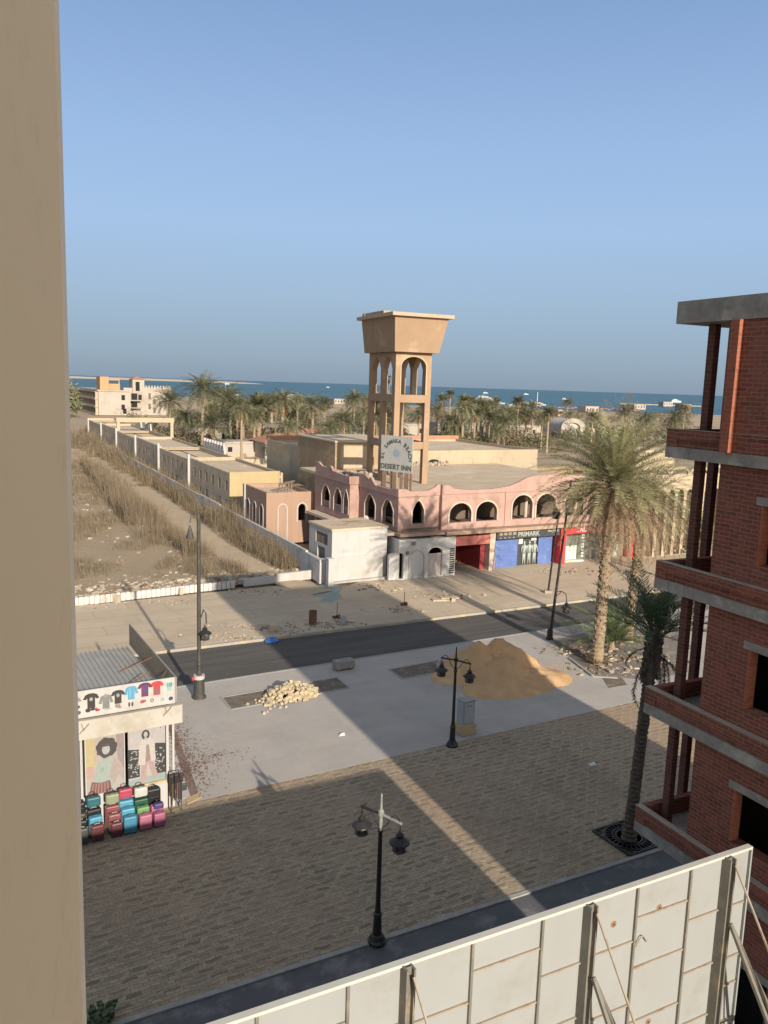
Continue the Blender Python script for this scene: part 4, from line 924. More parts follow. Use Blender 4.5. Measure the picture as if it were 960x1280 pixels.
# second print
q = pp(-1.28,-.14,.95,2.78)
P([(0,0),(1,0),(1,1),(0,1)],(.53,.49,.48),Y1)
for (u0,u1,v1) in ((0,.30,.66),(.72,1,.70)): P([(u0,.14),(u1,.14),(u1,v1-.03),(u0,v1)],(.055,.055,.055),Y2)
rn = random.Random(12)
for _ in range(64):
    u = rn.uniform(.01,.28) if rn.random() < .5 else rn.uniform(.74,.98); v = rn.uniform(.18,.62)
    put(blob(*q(u,v),.026,.020,8),(.50,.48,.46),Y3)
P([(0,0),(1,0),(1,.14),(0,.10)],(.36,.45,.43),Y2)
P([(.32,.02),(.36,.50),(.62,.50),(.80,.10),(.66,.05),(.52,.40),(.46,.02)],(.50,.36,.33),Y3)                              # trousers
P([(.26,.36),(.30,.74),(.40,.82),(.58,.82),(.70,.74),(.74,.40),(.62,.38),(.55,.70),(.48,.70),(.45,.34)],(.62,.56,.52),Y4)   # coat
P([(.46,.38),(.47,.72),(.56,.72),(.58,.42)],(.34,.26,.24),.012)
put(blob(*q(.47,.88),.125,.16,16),(.06,.055,.055),Y4); put(blob(*q(.47,.885),.062,.092,14),(.52,.51,.49),.008); put(rect(q(.43,0)[0],q(.51,0)[0],q(0,.78)[1],q(0,.83)[1]),(.50,.48,.46),.008)
put(blob(*q(.45,.90),.013,.008,6),(.1,.09,.09),.006); put(blob(*q(.50,.90),.013,.008,6),(.1,.09,.09),.006); put(blob(*q(.475,.85),.016,.007,6),(.3,.14,.14),.006)
P([(.85,.95),(.87,.98),(.89,.95)],(.2,.18,.17),.008)
ps = PR.build('poster', mats, t)
m = MB(); m.box(-2.60,-1.38,.018+.012,.045,.9,2.86); m.box(-1.30,-.12,.03,.045,.9,2.86); m.build('poster_backing', M['blackmetal'], t)
m = MB(); m.box(-2.55,-1.40,-.012,.028,.905,.94); m.box(-2.555,-2.525,-.012,.028,.94,2.8); m.box(-1.415,-1.385,-.012,.028,.94,2.8); m.build('poster_frame', M['white'], t)
# inside of the kiosk front left of the posters
m = MB(); m.box(KL,-2.7,.03,.06,.9,2.86); m.build('shop_window', M['shopglass'], t)
# ---------------------------------------------------------------- luggage
def suitcase_parts(w, d, h, body, trim, label, x, y, zb=0.0):
    wp = KF.w(x, y, zb)
    t = thing('suitcase', label, 'suitcase', wp, KF.th+rnd.uniform(-.05,.05), 'suitcases lined up in front of the kiosk')
    m = MB(); m.box(-w/2,w/2,0,d,.045,h); m.build('shell', body, t, bevel=min(.05,d*.2))
    m = MB()
    for k in range(5): xx = -w*.36+k*w*.18; m.box(xx-.008,xx+.008,-.006,.004,.11,h-.08)
    m.build('rib', body, t)
    m = MB(); m.box(-w/2-.003,w/2+.003,d*.5-.008,d*.5+.008,.05,h-.01); m.build('zip', trim, t)
    m = MB(); m.tube([(-w*.18,d*.5,h-.01),(-w*.18,d*.5,h+.03),(w*.18,d*.5,h+.03),(w*.18,d*.5,h-.01)],.011,6); m.build('handle', trim, t)
    for sx in (-1,1):
        m = MB(); m.lathe([(.024,-.015),(.024,.015)],10); o = m.build('wheel', M['blackmetal'], t); o.location=(sx*w*.36,d*.25,.024); o.rotation_euler=(0,rad(90),0)
    return t
def bag_on(label, col, x, y, zb, w=.40, h=.30, d=.18, cat='bag', dark=True):
    t = thing('travel_bag', label, cat, KF.w(x,y,zb), KF.th, 'bags on top of the suitcases')
    m = MB(); m.box(-w/2,w/2,0,d,0,h); m.build('body', col, t, bevel=.05)
    m = MB(); m.box(-w*.33,w*.33,-.022,.002,.04,h*.5); m.build('pocket', col, t, bevel=.01)
    m = MB(); m.tube([(-w*.2,d*.5,h-.02),(-w*.2,d*.5,h+.07),(0,d*.5,h+.10),(w*.2,d*.5,h+.07),(w*.2,d*.5,h-.02)],.014,6); m.build('handle', M['blackmetal'], t)
    return t
def sc_mat(n,c): return plain(n,c,tuple(x*.8 for x in c),7.0,.5)
mar=sc_mat('maroon_shell',(.10,.028,.034)); mar2=sc_mat('faded_maroon_shell',(.20,.06,.065)); blu=sc_mat('sky_blue_shell',(.05,.20,.30)); blu2=sc_mat('light_blue_shell',(.07,.26,.37)); pnk=sc_mat('pink_shell',(.36,.125,.185)); pnk2=sc_mat('deep_pink_shell',(.32,.10,.17))
grn=sc_mat('dark_green_shell',(.015,.07,.04)); lgr=sc_mat('light_green_shell',(.13,.26,.10)); blk=sc_mat('black_shell',(.012,.012,.014)); oli=sc_mat('dark_olive_shell',(.06,.06,.045)); silv=sc_mat('pale_trim',(.45,.38,.36)); tl=sc_mat('teal_fabric',(.02,.11,.13)); sage=sc_mat('sage_fabric',(.22,.25,.15)); cri=sc_mat('crimson_fabric',(.36,.05,.09)); wht=sc_mat('white_fabric',(.45,.44,.40)); pur=sc_mat('purple_fabric',(.05,.035,.14))
cx = [KF.l(G(px,py))[0] for px,py in ((103,1057),(123,1053),(147,1048),(163.5,1043),(182,1037),(199,1032))]
row = [-1.12,-.84,-.58,-.34]
R_ = lambda c,r,w,h,b,tm,lb: suitcase_parts(w,.22,h,b,tm,lb,cx[c],row[r])
R_(0,0,.36,.52,oli,silv,'dark olive suitcase cut off by the balcony wall'); R_(0,1,.40,.62,blk,silv,'black suitcase with a pale trim behind the dark olive one'); R_(0,2,.42,.70,oli,blk,'tall dark olive suitcase at the back of the leftmost column')
R_(1,0,.36,.52,mar,silv,'dark maroon suitcase in front of the light blue one'); R_(1,1,.38,.64,blu2,blu,'light blue suitcase behind the dark maroon one'); R_(1,2,.42,.76,blk,silv,'black suitcase under the teal bag')
R_(2,0,.33,.46,mar,silv,'smallest maroon suitcase, front of three in a row'); R_(2,1,.37,.60,mar2,silv,'middle maroon suitcase between a smaller and a larger one'); R_(2,2,.42,.74,mar2,silv,'largest maroon suitcase under the sage green bag')
R_(3,0,.38,.56,blu,blu,'bright blue suitcase at the front of the blue set'); R_(3,1,.40,.68,blu2,blu,'bright blue suitcase in the middle of the blue set'); R_(3,2,.43,.82,blu2,blu,'largest bright blue suitcase under the crimson bag')
R_(4,0,.37,.50,pnk,pnk,'pink suitcase in front of the light green one'); R_(4,1,.38,.62,lgr,grn,'light green suitcase behind the pink one'); R_(4,2,.43,.76,grn,blk,'dark green suitcase under the white bag')
R_(5,0,.34,.46,pnk2,pnk,'pink suitcase nearest the clothes rack'); R_(5,1,.38,.58,pnk,pnk2,'pink suitcase under the purple bag')
bag_on('teal shiny bag on top of the black suitcase',tl,cx[1],-.56,.83); bag_on('sage green bag on top of the largest maroon suitcase',sage,cx[2]+.0,-.56,.80); bag_on('crimson pink bag on top of the tallest blue suitcase',cri,cx[3],-.56,.88)
bag_on('white bag with a black handle on the dark green suitcase',wht,cx[4],-.56,.82); bag_on('purple bag slung on top of a pink suitcase',pur,cx[5]+.02,-.93,.50,.30,.18,.2)
bag_on('black backpack with pale straps against the kiosk wall',blk,cx[5]+.0,-.42,.42,.42,.50,.22,'backpack'); suitcase_parts(.42,.22,.42,blk,silv,'short black suitcase under the backpack',cx[5]+.0,-.42)
bag_on('black bag on top of the leftmost suitcase column',blk,cx[0],-.58,.76)
# clothes rack at the kiosk corner
rk = KF.w(.08,-.25); t = thing('clothes_rack', 'rack of dark belts, bags and umbrellas at the corner of the kiosk', 'rack', rk, KF.th)
m = MB()
for sx in (-.16,.16):
    for sy in (-.14,.14): m.bar((sx,sy,0),(sx,sy,1.25),.02)
m.bar((-.16,-.14,1.24),(.16,-.14,1.24),.02); m.bar((-.16,.14,1.24),(.16,.14,1.24),.02); m.build('frame', M['blackmetal'], t)
rn = random.Random(21)
for k in range(14):
    c = rn.choice([(.03,.028,.027),(.05,.03,.025),(.14,.05,.05),(.03,.03,.03),(.20,.12,.06)])
    m = MB(); x = -.18+.028*k; y = rn.uniform(-.18,.02); h = rn.uniform(.5,.95); m.box(x,x+.022,y,y+.10,1.2-h,1.2); m.build('belt', fl(c), t)
for k in range(3):
    m = MB(); m.box(-.22+.15*k,-.09+.15*k,-.24,-.12,1.0,1.28); m.build('hanging_bag', M['blackmetal'], t, bevel=.02)
m = MB(); m.box(.15,.36,-.1,-.02,.62,.84); m.build('hanging_bag', M['signdark'], t, bevel=.02)
# ---------------------------------------------------------------- pink shop building with arches
PB = Frame((1.0,57.0), 28)
t = thing_f('pink_arcade_building', 'two-storey pink building with arched upper windows above the shop fronts', 'building', PB)
def scallop(x0, x1, pts):            # parapet top outline, right to left
    return [(x,z) for x,z in pts[::-1]]
A1 = [(4.05,5.94,5.17),(6.36,8.23,5.2),(9.64,11.53,5.57),(11.91,13.8,5.57),(14.7,16.6,5.57),(17.0,18.9,5.57),(19.3,21.2,5.57)]
YM = -.35
# main front, upper storey
m = MB(); m.wall(rect(3.45,22.2,3.25,6.0), [arch(a,b,3.74,zt-.82,.82,12) for a,b,zt in A1], .3, 'x', YM); wm = m.build('front_wall', M['pink'], t)
for a,b,zt in A1: m = MB(); arch_trim(m, a, b, 3.74, zt-.82, .82, .13, .05, 'x', YM-.05); m.build('arch_trim', M['pinktrim'], wm)
m = MB()
for x in (9.0,14.25,): m.box(x-.06,x+.06,YM-.06,YM-.002,3.25,5.85)
m.build('pilaster', M['pink'], wm)
top = [(3.45,6.55),(3.9,6.5),(4.3,6.25),(5.5,6.12),(7.5,6.12),(9.2,6.3),(10.0,6.55),(10.8,6.9),(11.6,7.05),(13.5,7.1),(16,7.1),(17,6.8),(18,6.9),(19,7.1),(22.2,7.1)]
m = MB(); m.wall([(3.45,5.85),(22.2,5.85)]+top[::-1], [], .25, 'x', YM-.09); m.build('parapet', M['pink'], t)
# corner section
m = MB(); m.wall(rect(0.0,3.45,3.25,6.0), [arch(1.15,2.09,3.76,4.72,.70,12,True)], .3, 'x', 0.0); wc = m.build('front_wall', M['pink'], t)
m = MB(); arch_trim(m, 1.15,2.09,3.76,4.72,.70,.12,.05,'x',-.05,True); m.build('arch_trim', M['pinktrim'], wc)
m = MB(); m.wall([(-.08,5.75),(3.45,5.75)]+[(3.45,6.55),(3.15,6.55),(2.9,6.35),(2.3,6.12),(.9,6.12),(.5,6.3),(.2,6.3),(-.08,6.3)], [], .22, 'x', -.09); m.build('parapet', M['pink'], t)
m = MB(); m.box(3.36,3.446,YM-.05,-.1,3.25,6.55); m.build('corner_pier', M['pink'], t)
# left side
m = MB(); m.wall(rect(.302,6.28,3.25,6.0), [arch(.73,2.40,3.55,4.6,.75,12,True), arch(3.55,5.25,3.55,4.6,.75,12,True)], .3, 'y', 0.0); ws = m.build('side_wall', M['pink'], t)
for a,b in ((.73,2.40),(3.55,5.25)): m = MB(); arch_trim(m, a,b,3.55,4.6,.75,.12,.05,'y',-.05,True); m.build('arch_trim', M['pinktrim'], ws)
m = MB(); m.wall([(.132,5.75),(6.28,5.75)]+[(6.28,6.75),(5.2,6.75),(4.6,6.5),(4.2,6.65),(3.9,6.4),(3.5,6.15),(1.2,6.15),(.5,6.3),(.132,6.3)], [], .22, 'y', -.09); m.build('parapet', M['pink'], t)
m = MB(); m.wall(rect(6.3,12.8,3.0,6.2), [arch(10.0,11.6,3.5,4.55,.78,12,True), arch(7.75,9.2,3.5,4.55,.78,12,True), arch(6.55,7.35,3.5,4.55,.7,12,True)], .3, 'y', -.8); m.box(-.50,-.002,6.3,6.6,3.0,6.2); m.box(-.8,6,12.805,13.1,0,6.2); ww = m.build('wing_wall', M['pink'], t)
for a,b in ((10.0,11.6),(7.75,9.2),(6.55,7.35)): m = MB(); arch_trim(m, a,b,3.5,4.55,.75,.12,.05,'y',-.85,True); m.build('arch_trim', M['pinktrim'], ww)
m = MB()
for a,b in ((10.0,11.6),(7.75,9.2),(6.55,7.35)):
    n = int((b-a)/.2)
    for k in range(n): yy = a+(k+.5)*(b-a)/n; m.box(-.7,-.64,yy-.03,yy+.03,3.5,3.95)
    m.box(-.72,-.62,a,b,3.952,4.0)
m.build('balustrade', M['pinktrim'], ww)
m = MB(); m.wall([(6.22,5.9),(12.8,5.9)]+[(12.8,7.05),(12.2,7.05),(11.6,6.8),(10.6,6.75),(10.2,6.95),(9.8,6.95),(9.3,6.6),(7.6,6.5),(6.22,6.5)], [], .2, 'y', -.9); m.box(-.70,-.092,6.2,6.42,5.9,6.5); m.build('parapet', M['pink'], t)
# floors, roof, back of the arcade, ledges
m = MB(); m.box(.35,22.1,.0,19.4,5.62,5.84); m.box(-.45,.34,6.65,12.75,5.62,5.84); m.build('roof', M['roof'], t)
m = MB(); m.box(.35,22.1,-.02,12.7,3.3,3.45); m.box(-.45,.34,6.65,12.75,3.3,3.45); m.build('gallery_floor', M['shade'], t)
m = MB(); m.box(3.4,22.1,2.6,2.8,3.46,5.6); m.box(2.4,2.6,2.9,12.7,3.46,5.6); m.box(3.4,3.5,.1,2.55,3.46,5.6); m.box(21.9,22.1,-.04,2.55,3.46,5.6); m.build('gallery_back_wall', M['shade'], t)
m = MB()
for a,b in ((7.9,1.6),(12.9,1.7),(17.9,1.6)): m.lathe([(.14,3.46),(.14,5.6)],10,(a-.4,b,0))
m.build('gallery_column', M['pinktrim'], t)
m = MB(); m.box(-.25,3.4,-.85,-.002,3.02,3.22); m.prism([(3.404,-1.15),(22.2,-1.15),(22.2,YM-.002),(3.404,YM-.002)],2.98,3.24); m.build('canopy_ledge', plain('dusty_brown_ledge',(0.36,0.255,0.185),(0.29,0.20,0.145),1.2,0.95,c3=(0.42,0.32,0.24),s3=0.7), t)
m = MB(); m.box(-.9,-.002,.0,6.25,3.0,3.2); m.box(-1.7,-.802,6.25,12.8,2.75,2.95); m.build('side_ledge', M['pinktrim'], t)
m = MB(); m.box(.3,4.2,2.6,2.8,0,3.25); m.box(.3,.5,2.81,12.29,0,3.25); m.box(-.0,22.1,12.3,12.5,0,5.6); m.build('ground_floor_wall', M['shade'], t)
m = MB(); m.lathe([(0,0),(.16,.03),(.28,.1),(.30,.12),(.27,.11),(0,.04)],16); d = m.build('satellite_dish', M['white'], t); dp = PB.l(at(464,645,59)); d.location = (-.5,4.2,3.5); d.rotation_euler = (rad(80),0,rad(20))
# shops on the ground floor
rs = []
m = MB(); m.box(4.15,7.55,-.62,-.1,2.05,2.72); sgn_ = m.build('faded_red_sign', M['redpale'], t); sgn_['label'] = 'sun-faded blank red shop sign'
m = MB(); m.box(7.55,8.05,-.66,.6,0,2.9); m.build('shop_pillar', M['pinktrim'], t)
m = MB(); m.box(7.1,7.5,-.08,4,0,2.9); m.box(4.15,4.3,-.08,4,0,2.9); m.box(4.31,7.09,3.8,4,0,2.9); o = m.build('shop_room', plain('dark_red_shop_wall',(0.30,0.035,0.04),(0.24,0.03,0.03),1.0,0.7), t); o['label'] = 'open shop room with dark red walls'
m = MB(); m.box(8.1,14.1,-.72,-.1,2.33,2.94); sg = m.build('shop_sign', M['signdark'], t); sg['label'] = 'dark shop sign with large grey letters'
text_mesh('lettering', 'PRIMARK', .50, M['lettergrey'], sg, (11.05,-.735,2.60), (rad(90),0,0), .015, True)
text_mesh('lettering', 'Hurghada', .27, M['letter'], sg, (13.4,-.735,2.74), (rad(90),0,0), .01)
m = MB()
for k in range(4): m.box(8.32+.42*k,8.62+.42*k,-.735,-.722,2.62,2.84); m.box(8.36+.40*k,8.54+.40*k,-.735,-.722,2.38,2.46)
m.build('small_print', plain('brown_letter',(0.20,0.13,0.10),(0.30,0.26,0.22),9.0,0.6), sg)
for a,b in ((8.12,10.55),(12.55,13.9)):
    m = MB(); n = 16
    for k in range(n): m.box(a,b,-.10+(.012 if k%2 else 0),.02,k*2.32/n,(k+1)*2.32/n)
    m.build('roller_shutter', M['blue'], t)
m = MB(); m.box(10.56,12.54,.05,.1,0,2.32); sw = m.build('shop_window', M['signdark'], t); sw['label'] = 'dark show window with pale mannequins'
for k,xx in enumerate((11.25,11.75,12.25)):
    m = MB(); m.tube([(xx-.09,-.0,.1),(xx-.07,0,.55),(xx-.05,0,1.05)],[.05,.07,.10],8); m.tube([(xx+.11,-.0,.1),(xx+.08,0,.55),(xx+.05,0,1.05)],[.05,.07,.10],8)
    m.tube([(xx,0,.95),(xx,0,1.2),(xx,0,1.5),(xx,0,1.65)],[.15,.13,.19,.07],10); m.tube([(xx,0,1.62),(xx,0,1.72),(xx,0,1.84),(xx,0,1.92)],[.05,.09,.09,.03],8)
    m.tube([(xx-.18,0,1.55),(xx-.26,-.02,1.25),(xx-.22,-.06,1.0)],[.055,.05,.04],6); m.tube([(xx+.18,0,1.55),(xx+.27,-.02,1.25),(xx+.24,-.06,1.0)],[.055,.05,.04],6)
    m.build('mannequin', M['lettergrey'], t, smooth=True)
m = MB(); m.box(10.7,11.1,.0,.04,1.7,2.2); m.box(11.9,12.4,.0,.04,1.9,2.25); m.build('window_poster', M['letter'], t)
m = MB(); m.box(14.2,22.0,-.75,-.1,2.35,3.02); m.box(14.2,14.75,-.75,.2,0,2.348); m.box(21.55,22.0,-.75,.2,0,2.348); rf = m.build('red_shop_front', M['red'], t)
text_mesh('lettering', 'ZALANDO OUTLET', .52, M['letter'], rf, (18.1,-.77,2.66), (rad(90),0,0), .015, True, 1.06)
m = MB(); m.box(14.76,21.54,.0,.04,0,2.34); m.build('shop_window', M['shopglass'], t)
m = MB(); m.prism([(14.9,-.35),(16.9,-.5),(16.9,-.06),(14.9,-.06)],.0,.12); m.box(15.0,16.4,-.12,-.03,.15,1.25); m.build('window_cover', plain('pale_green_sheet',(0.55,0.60,0.48),(0.48,0.53,0.42),2.0,0.6), t)
m = MB(); m.box(18.9,19.6,-.1,-.03,.1,1.3); m.build('window_cover', plain('pale_green_board',(0.60,0.64,0.52),(0.50,0.54,0.44),2.0,0.6), t)
m = MB(); m.box(19.9,21.5,-.05,-.003,.05,2.3); wl_ = m.build('window_print', plain('printed_film',(0.40,0.38,0.30),(0.28,0.28,0.21),3.0,0.6,c3=(0.46,0.43,0.35),s3=2.2), t)
m = MB(); m.box(16.65,16.75,-.04,-.003,.05,2.3); m.box(19.68,19.76,-.04,-.003,.05,2.3); m.build('mullion', M['stud'], t)
m = MB()
for k in range(8): m.box(17.0,17.25,-.03,-.004,.25+.25*k,.40+.25*k)
m.build('window_sticker', M['letter'], t)
# ---------------------------------------------------------------- flat-roofed hall behind, rooms on the roof
HY = 19.6
zt = PB.pf(560,563,HY)[1]
t = thing('flat_roofed_hall', 'cream flat-roofed hall rising behind the pink building', 'building', PB.w(0,HY), PB.th)
xr = PB.pf(672,566,HY)[0]
m = MB(); m.box(3.0,xr,0,.3,0,zt); m.box(3.0,3.3,.3,16,0,zt); m.box(xr-.3,xr,.3,16,0,zt); m.box(3.3,xr-.3,15.7,16,0,zt); m.build('wall', M['cream'], t)
m = MB(); m.box(3.0,xr,.31,16,zt-.32,zt-.3); m.build('roof', M['roof'], t)
m = MB(); m.box(2.95,xr+.05,15.6,16.1,zt,zt+.4); m.build('tile_coping', M['terracotta'], t)
bx = PB.pf(542,579,HY)[0]; m = MB(); m.wall(arch(bx-.6,bx+.6,5.7,6.1,.25,8), [], .02, 'x', -.022); m.build('dark_opening', M['dark'], t)
for px in (585,621): 
    bx = PB.pf(px,577,HY)[0]; m = MB(); arch_trim(m,bx-.6,bx+.6,5.85,6.2,.3,.06,.04,'x',-.042); m.build('arch_moulding', M['cream'], t)
m = MB(); m.box(xr+.01,xr+9,.5,.8,3,PB.pf(690,585,HY)[1]); m.build('low_wall', M['olive'], t)
t = thing('roof_room', 'plain ochre room on the back left corner of the pink building roof', 'building', PB.w(2.9,17.3), PB.th)
zr = Frame(PB.w(2.9,17.3)[:2],28).pf(427,553,0)[1]
m = MB(); m.box(0,7.0,0,9,0,zr); m.build('wall', plain('brown_ochre_plaster',(0.32,0.235,0.145),(0.28,0.205,0.125),0.8,0.9,c3=(0.44,0.34,0.22),s3=0.5), t)
m = MB(); m.box(-.1,7.1,-.1,9.1,zr+.002,zr+.14); m.build('roof_slab', M['roof'], t)
m = MB(); m.box(.5,3.2,-.04,-.004,5.9,zr-.35); m.build('pale_wall_panel', M['cream'], t)
# low clutter on the roof
for (u,v,w,d,h,lb) in ((1.6,10.2,3.4,2.2,.55,'low rubble-stone parapet on the roof behind the left wing'),(12.5,18.4,6.5,.5,.3,'line of broken stones along the foot of the cream hall')):
    t = thing('roof_rubble', lb, 'rubble', PB.w(u,v,5.84), PB.th); m = MB(); rn = random.Random(int(u*10))
    for _ in range(90): m.rock((rn.uniform(-w/2,w/2),rn.uniform(-d/2,d/2),rn.random()*h*.6+.08), rn.uniform(.08,.2), rn)
    m.build('stones', M['rub1'], t)['kind'] = 'stuff'
# ---------------------------------------------------------------- tower
TX, TY = 2.62, 5.9; TW, TD = 3.05, 5.35; Z0, ZA, ZT0 = 5.84, 16.0, 18.6
to = PB.w(TX,TY)
TF = Frame(to[:2], 23.5)
t = thing_f('water_tower', 'ochre water tower on four legs with pointed arches and a flared tank', 'tower', TF)
LG = .46
legs = [(0,0),(TW-LG,0),(0,TD-LG),(TW-LG,TD-LG),(0,TD/2-.22)]
for i,(x,y) in enumerate(legs):
    m = MB(); m.box(x,x+LG,y,y+LG,Z0,12.2 if True else 0); m.build('leg', M['tan'], t)
for z in (8.6,): 
    m = MB(); m.box(LG,TW-LG,.04,LG-.04,z,z+.55); m.box(LG,TW-LG,TD-LG+.04,TD-.04,z,z+.55); m.box(.04,LG-.04,LG,TD/2-.222,z,z+.55); m.box(.04,LG-.04,TD/2+.245,TD-LG-.002,z,z+.55); m.box(TW-LG+.04,TW-.04,LG,TD-LG,z,z+.55); m.build('tie_beam', M['tan'], t)
m = MB(); m.box(0,TW,0,LG,12.202,12.75); m.box(0,TW,TD-LG,TD,12.202,12.75); m.box(0,LG,LG,TD-LG,12.202,12.75); m.box(TW-LG,TW,LG,TD-LG,12.202,12.75); m.build('ring_beam', M['tan'], t)
m = MB(); op = arch(.48,TW-.48,12.8,14.95,.75,14)
m.wall(rect(0,TW,12.752,ZA), [op], LG, 'x', 0); m.build('arch_wall', M['tan'], t)
m = MB(); m.wall(rect(0,TW,12.752,ZA), [op], LG, 'x', TD-LG); m.build('arch_wall', M['tan'], t)
for off in (0, TW-LG):
    m = MB(); m.wall(rect(LG+.002,TD-LG-.002,12.752,ZA), [arch(.62,TD/2-.2,12.8,14.75,.95,14,True), arch(TD/2+.2,TD-.62,12.8,14.75,.95,14,True)], LG, 'y', off); m.build('arch_wall', M['tan'], t)
m = MB(); arch_trim(m,.48,TW-.48,12.8,14.95,.75,.10,.04,'x',-.04); m.build('arch_trim', M['cream'], t)
tz0, tz1 = ZA+.02, ZT0
lo = (.34,.52,.28); hi = (.72,1.2,.15)                # overhang sideways, forward, backward
def rg(o,z,e=0): return [(-o[0]-e,-o[1]-e,z),(TW+o[0]+e,-o[1]-e,z),(TW+o[0]+e,TD+o[2]+e,z),(-o[0]-e,TD+o[2]+e,z)]
m = MB(); m.add(rg(lo,tz0)+rg(hi,tz1),[(0,3,2,1),(4,5,6,7),(0,1,5,4),(1,2,6,5),(2,3,7,6),(3,0,4,7)]); m.build('tank', M['tan'], t)
m = MB(); q = rg(hi,0,.32); m.box(q[0][0],q[1][0],q[0][1],q[2][1],tz1+.002,tz1+.26); m.build('tank_lid', plain('pale_lid_plaster',(0.42,0.335,0.24),(0.37,0.29,0.205),1.0,0.9), t)
m = MB(); m.box(-.8,.2,.8,TD-.2,tz1+.262,tz1+.5); m.build('lid_kerb', M['olive'], t)
m = MB(); m.tube([(-.5,2.6,tz1+.26),(-.5,2.6,tz1+.95)],.025,6); m.build('aerial', M['stud'], t)
m = MB(); m.tube([(-.9,4.4,tz1+.26),(-.9,4.4,tz1+.6)],.05,6); m.build('aerial', M['stud'], t)
m = MB()
for yy in (1.5,3.25): m.bar((.9,yy,12.76),(.9,yy,14.3),.07); m.bar((.9,yy-.5,14.2),(.9,yy+.5,14.2),.08); m.bar((.9,yy,13.5),(.9,yy-.4,14.15),.05); m.bar((.9,yy,13.5),(.9,yy+.4,14.15),.05)
m.build('inner_frame', M['stud'], t)
# sign in front of the tower
sp = PB.w(.55,1.3); cs = at(495.5,568,sp[1]+.3); cs = (cs[0],cs[1],cs[2])
SF = Frame(cs[:2], 0); yw = 40.0
t = thing('hotel_sign_board', 'weathered grey hotel sign board with arched lettering standing before the tower', 'sign', (cs[0],cs[1],0), rad(-yw))
hw = 2.9/2 if False else (39/1023*cs[1])/math.cos(rad(yw))/2
zt_, zb_ = at(497,545,cs[1])[2], at(495,590,cs[1])[2]
m = MB(); m.box(-hw,hw,0,.06,zb_,zt_); bd = m.build('board', plain('greyed_white_board',(0.42,0.405,0.37),(0.35,0.335,0.305),3.0,0.8,c3=(0.33,0.30,0.25),s3=2.0,streak=True), t)
ink_d = plain('dark_sign_letter',(0.06,0.075,0.06),(0.09,0.10,0.085),8.0,0.7)
word = 'EL SAMAKA BEACH'
rad_ = hw*.95; zc = zb_+ (zt_-zb_)*.36
for i,ch in enumerate(word):
    if ch == ' ': continue
    a = rad(180-2)-(rad(176))*i/(len(word)-1)
    o = text_mesh('letter', ch, .40, ink_d, bd, (rad_*.93*math.cos(a), -.012, zc+ (zt_-zb_)*.50*math.sin(a)), (rad(90),0,0), .008, True)
    o.rotation_euler = (rad(90), -(a-math.pi/2), 0) if True else None
text_mesh('lettering', 'DESERT INN', .50, ink_d, bd, (0,-.012,zb_+.34), (rad(90),0,0), .008, True, 1.05).scale = (1.0,1.0,1.0)
m = MB(); m.v=[]; 
m.flat([(.0+.30*math.cos(k*.5236)*(1+.12*(k%2)), zc+ .42+.30*math.sin(k*.5236)*(1+.12*(k%2))) for k in range(12)], -.008); m.build('emblem', plain('faded_blue_emblem',(0.20,0.24,0.32),(0.30,0.33,0.38),6.0,0.7), bd)
m = MB()
for x in (-hw+.1,-.5,.4,hw-.15): m.box(x-.09,x+.09,.08,.2,5.84,zb_+.4)
for x in (-hw+.35,-.15,hw-.5): m.box(x-.2,x+.2,.02,.05,5.9,zb_-.02)
m.build('support', plain('brown_support_board',(0.20,0.12,0.085),(0.28,0.19,0.13),3.0,0.9), t)
# ---------------------------------------------------------------- white annex with arches, white shed, gate
AF = Frame(PB.w(-.15,-.95)[:2], 28)
t = thing_f('arched_annex', 'low white arched annex between the white shed and the red shop', 'building', AF)
x1,z1 = AF.pf(485,718); x2,_ = AF.pf(504,716); x3,_=AF.pf(511,716); x4,_=AF.pf(529,715); x5,_=AF.pf(535,714); x6,_=AF.pf(552,713); x7,_=AF.pf(561,713)
ztop = AF.pf(520,674)[1]
m = MB(); m.wall(rect(-.2,x7+.5,0,ztop), [arch(x1+.05,x2,.05,1.75,.2,8), arch(x5,x6,.05,1.75,.4,10)], .25, 'x', 0); m.box(-.2,x7+.5,.252,3.3,ztop-.14,ztop-.004); m.box(-.2,0,.252,3.3,0,ztop-.15); w_ = m.build('wall', M['whitedirty'], t)
m = MB(); m.box(.002,x7+.4,3.0,3.1,0,ztop-.16); m.box(x2+.25,x2+.35,.26,2.99,0,ztop-.16); m.build('inner_wall', plain('grey_annex_inside',(0.10,0.095,0.085),(0.075,0.07,0.065),1.5,0.9), t)
m = MB(); m.box(x5+.02,x6-.02,.1,.16,.05,1.7); m.build('door', plain('peeling_plank_door',(0.55,0.50,0.46),(0.36,0.27,0.23),5.0,0.9,streak=True), t)
m = MB(); arch_trim(m,x3,x4,.05,1.5,.5,.07,.06,'x',-.06); m.build('blind_arch', M['white'], t)
for px,py,s in ((517,679,.12),(509,691,.10)):
    x,z = AF.pf(px,py); m = MB(); m.box(x-s,x+s,-.14,-.002,z-s,z+s); m.build('vent_box', M['stud'], t)
m = MB()
for k in range(12): m.box(x7+.02,x7+.42,-.03,-.002,.15+k*.16,.24+k*.16)
m.build('louvre', M['blackmetal'], t)
SH = Frame(G(414,729)[:2], 30)
t = thing_f('white_shed', 'plain white box-shaped shed with a brown wooden side door', 'shed', SH)
m = MB(); hw_ = 3.6
m.wall(rect(.202,3.7,0,hw_), [rect(1.1,2.3,.04,2.25), rect(.7,2.6,2.45,3.25)], .2, 'y', 0); m.box(0,4.3,0,.2,0,hw_); m.box(4.1,4.3,.202,3.7,0,hw_); m.box(.202,4.098,3.5,3.7,0,hw_); m.build('wall', M['white'], t)
m = MB(); m.box(-.06,4.36,-.06,3.76,hw_+.002,hw_+.14); m.build('roof', M['roof'], t)
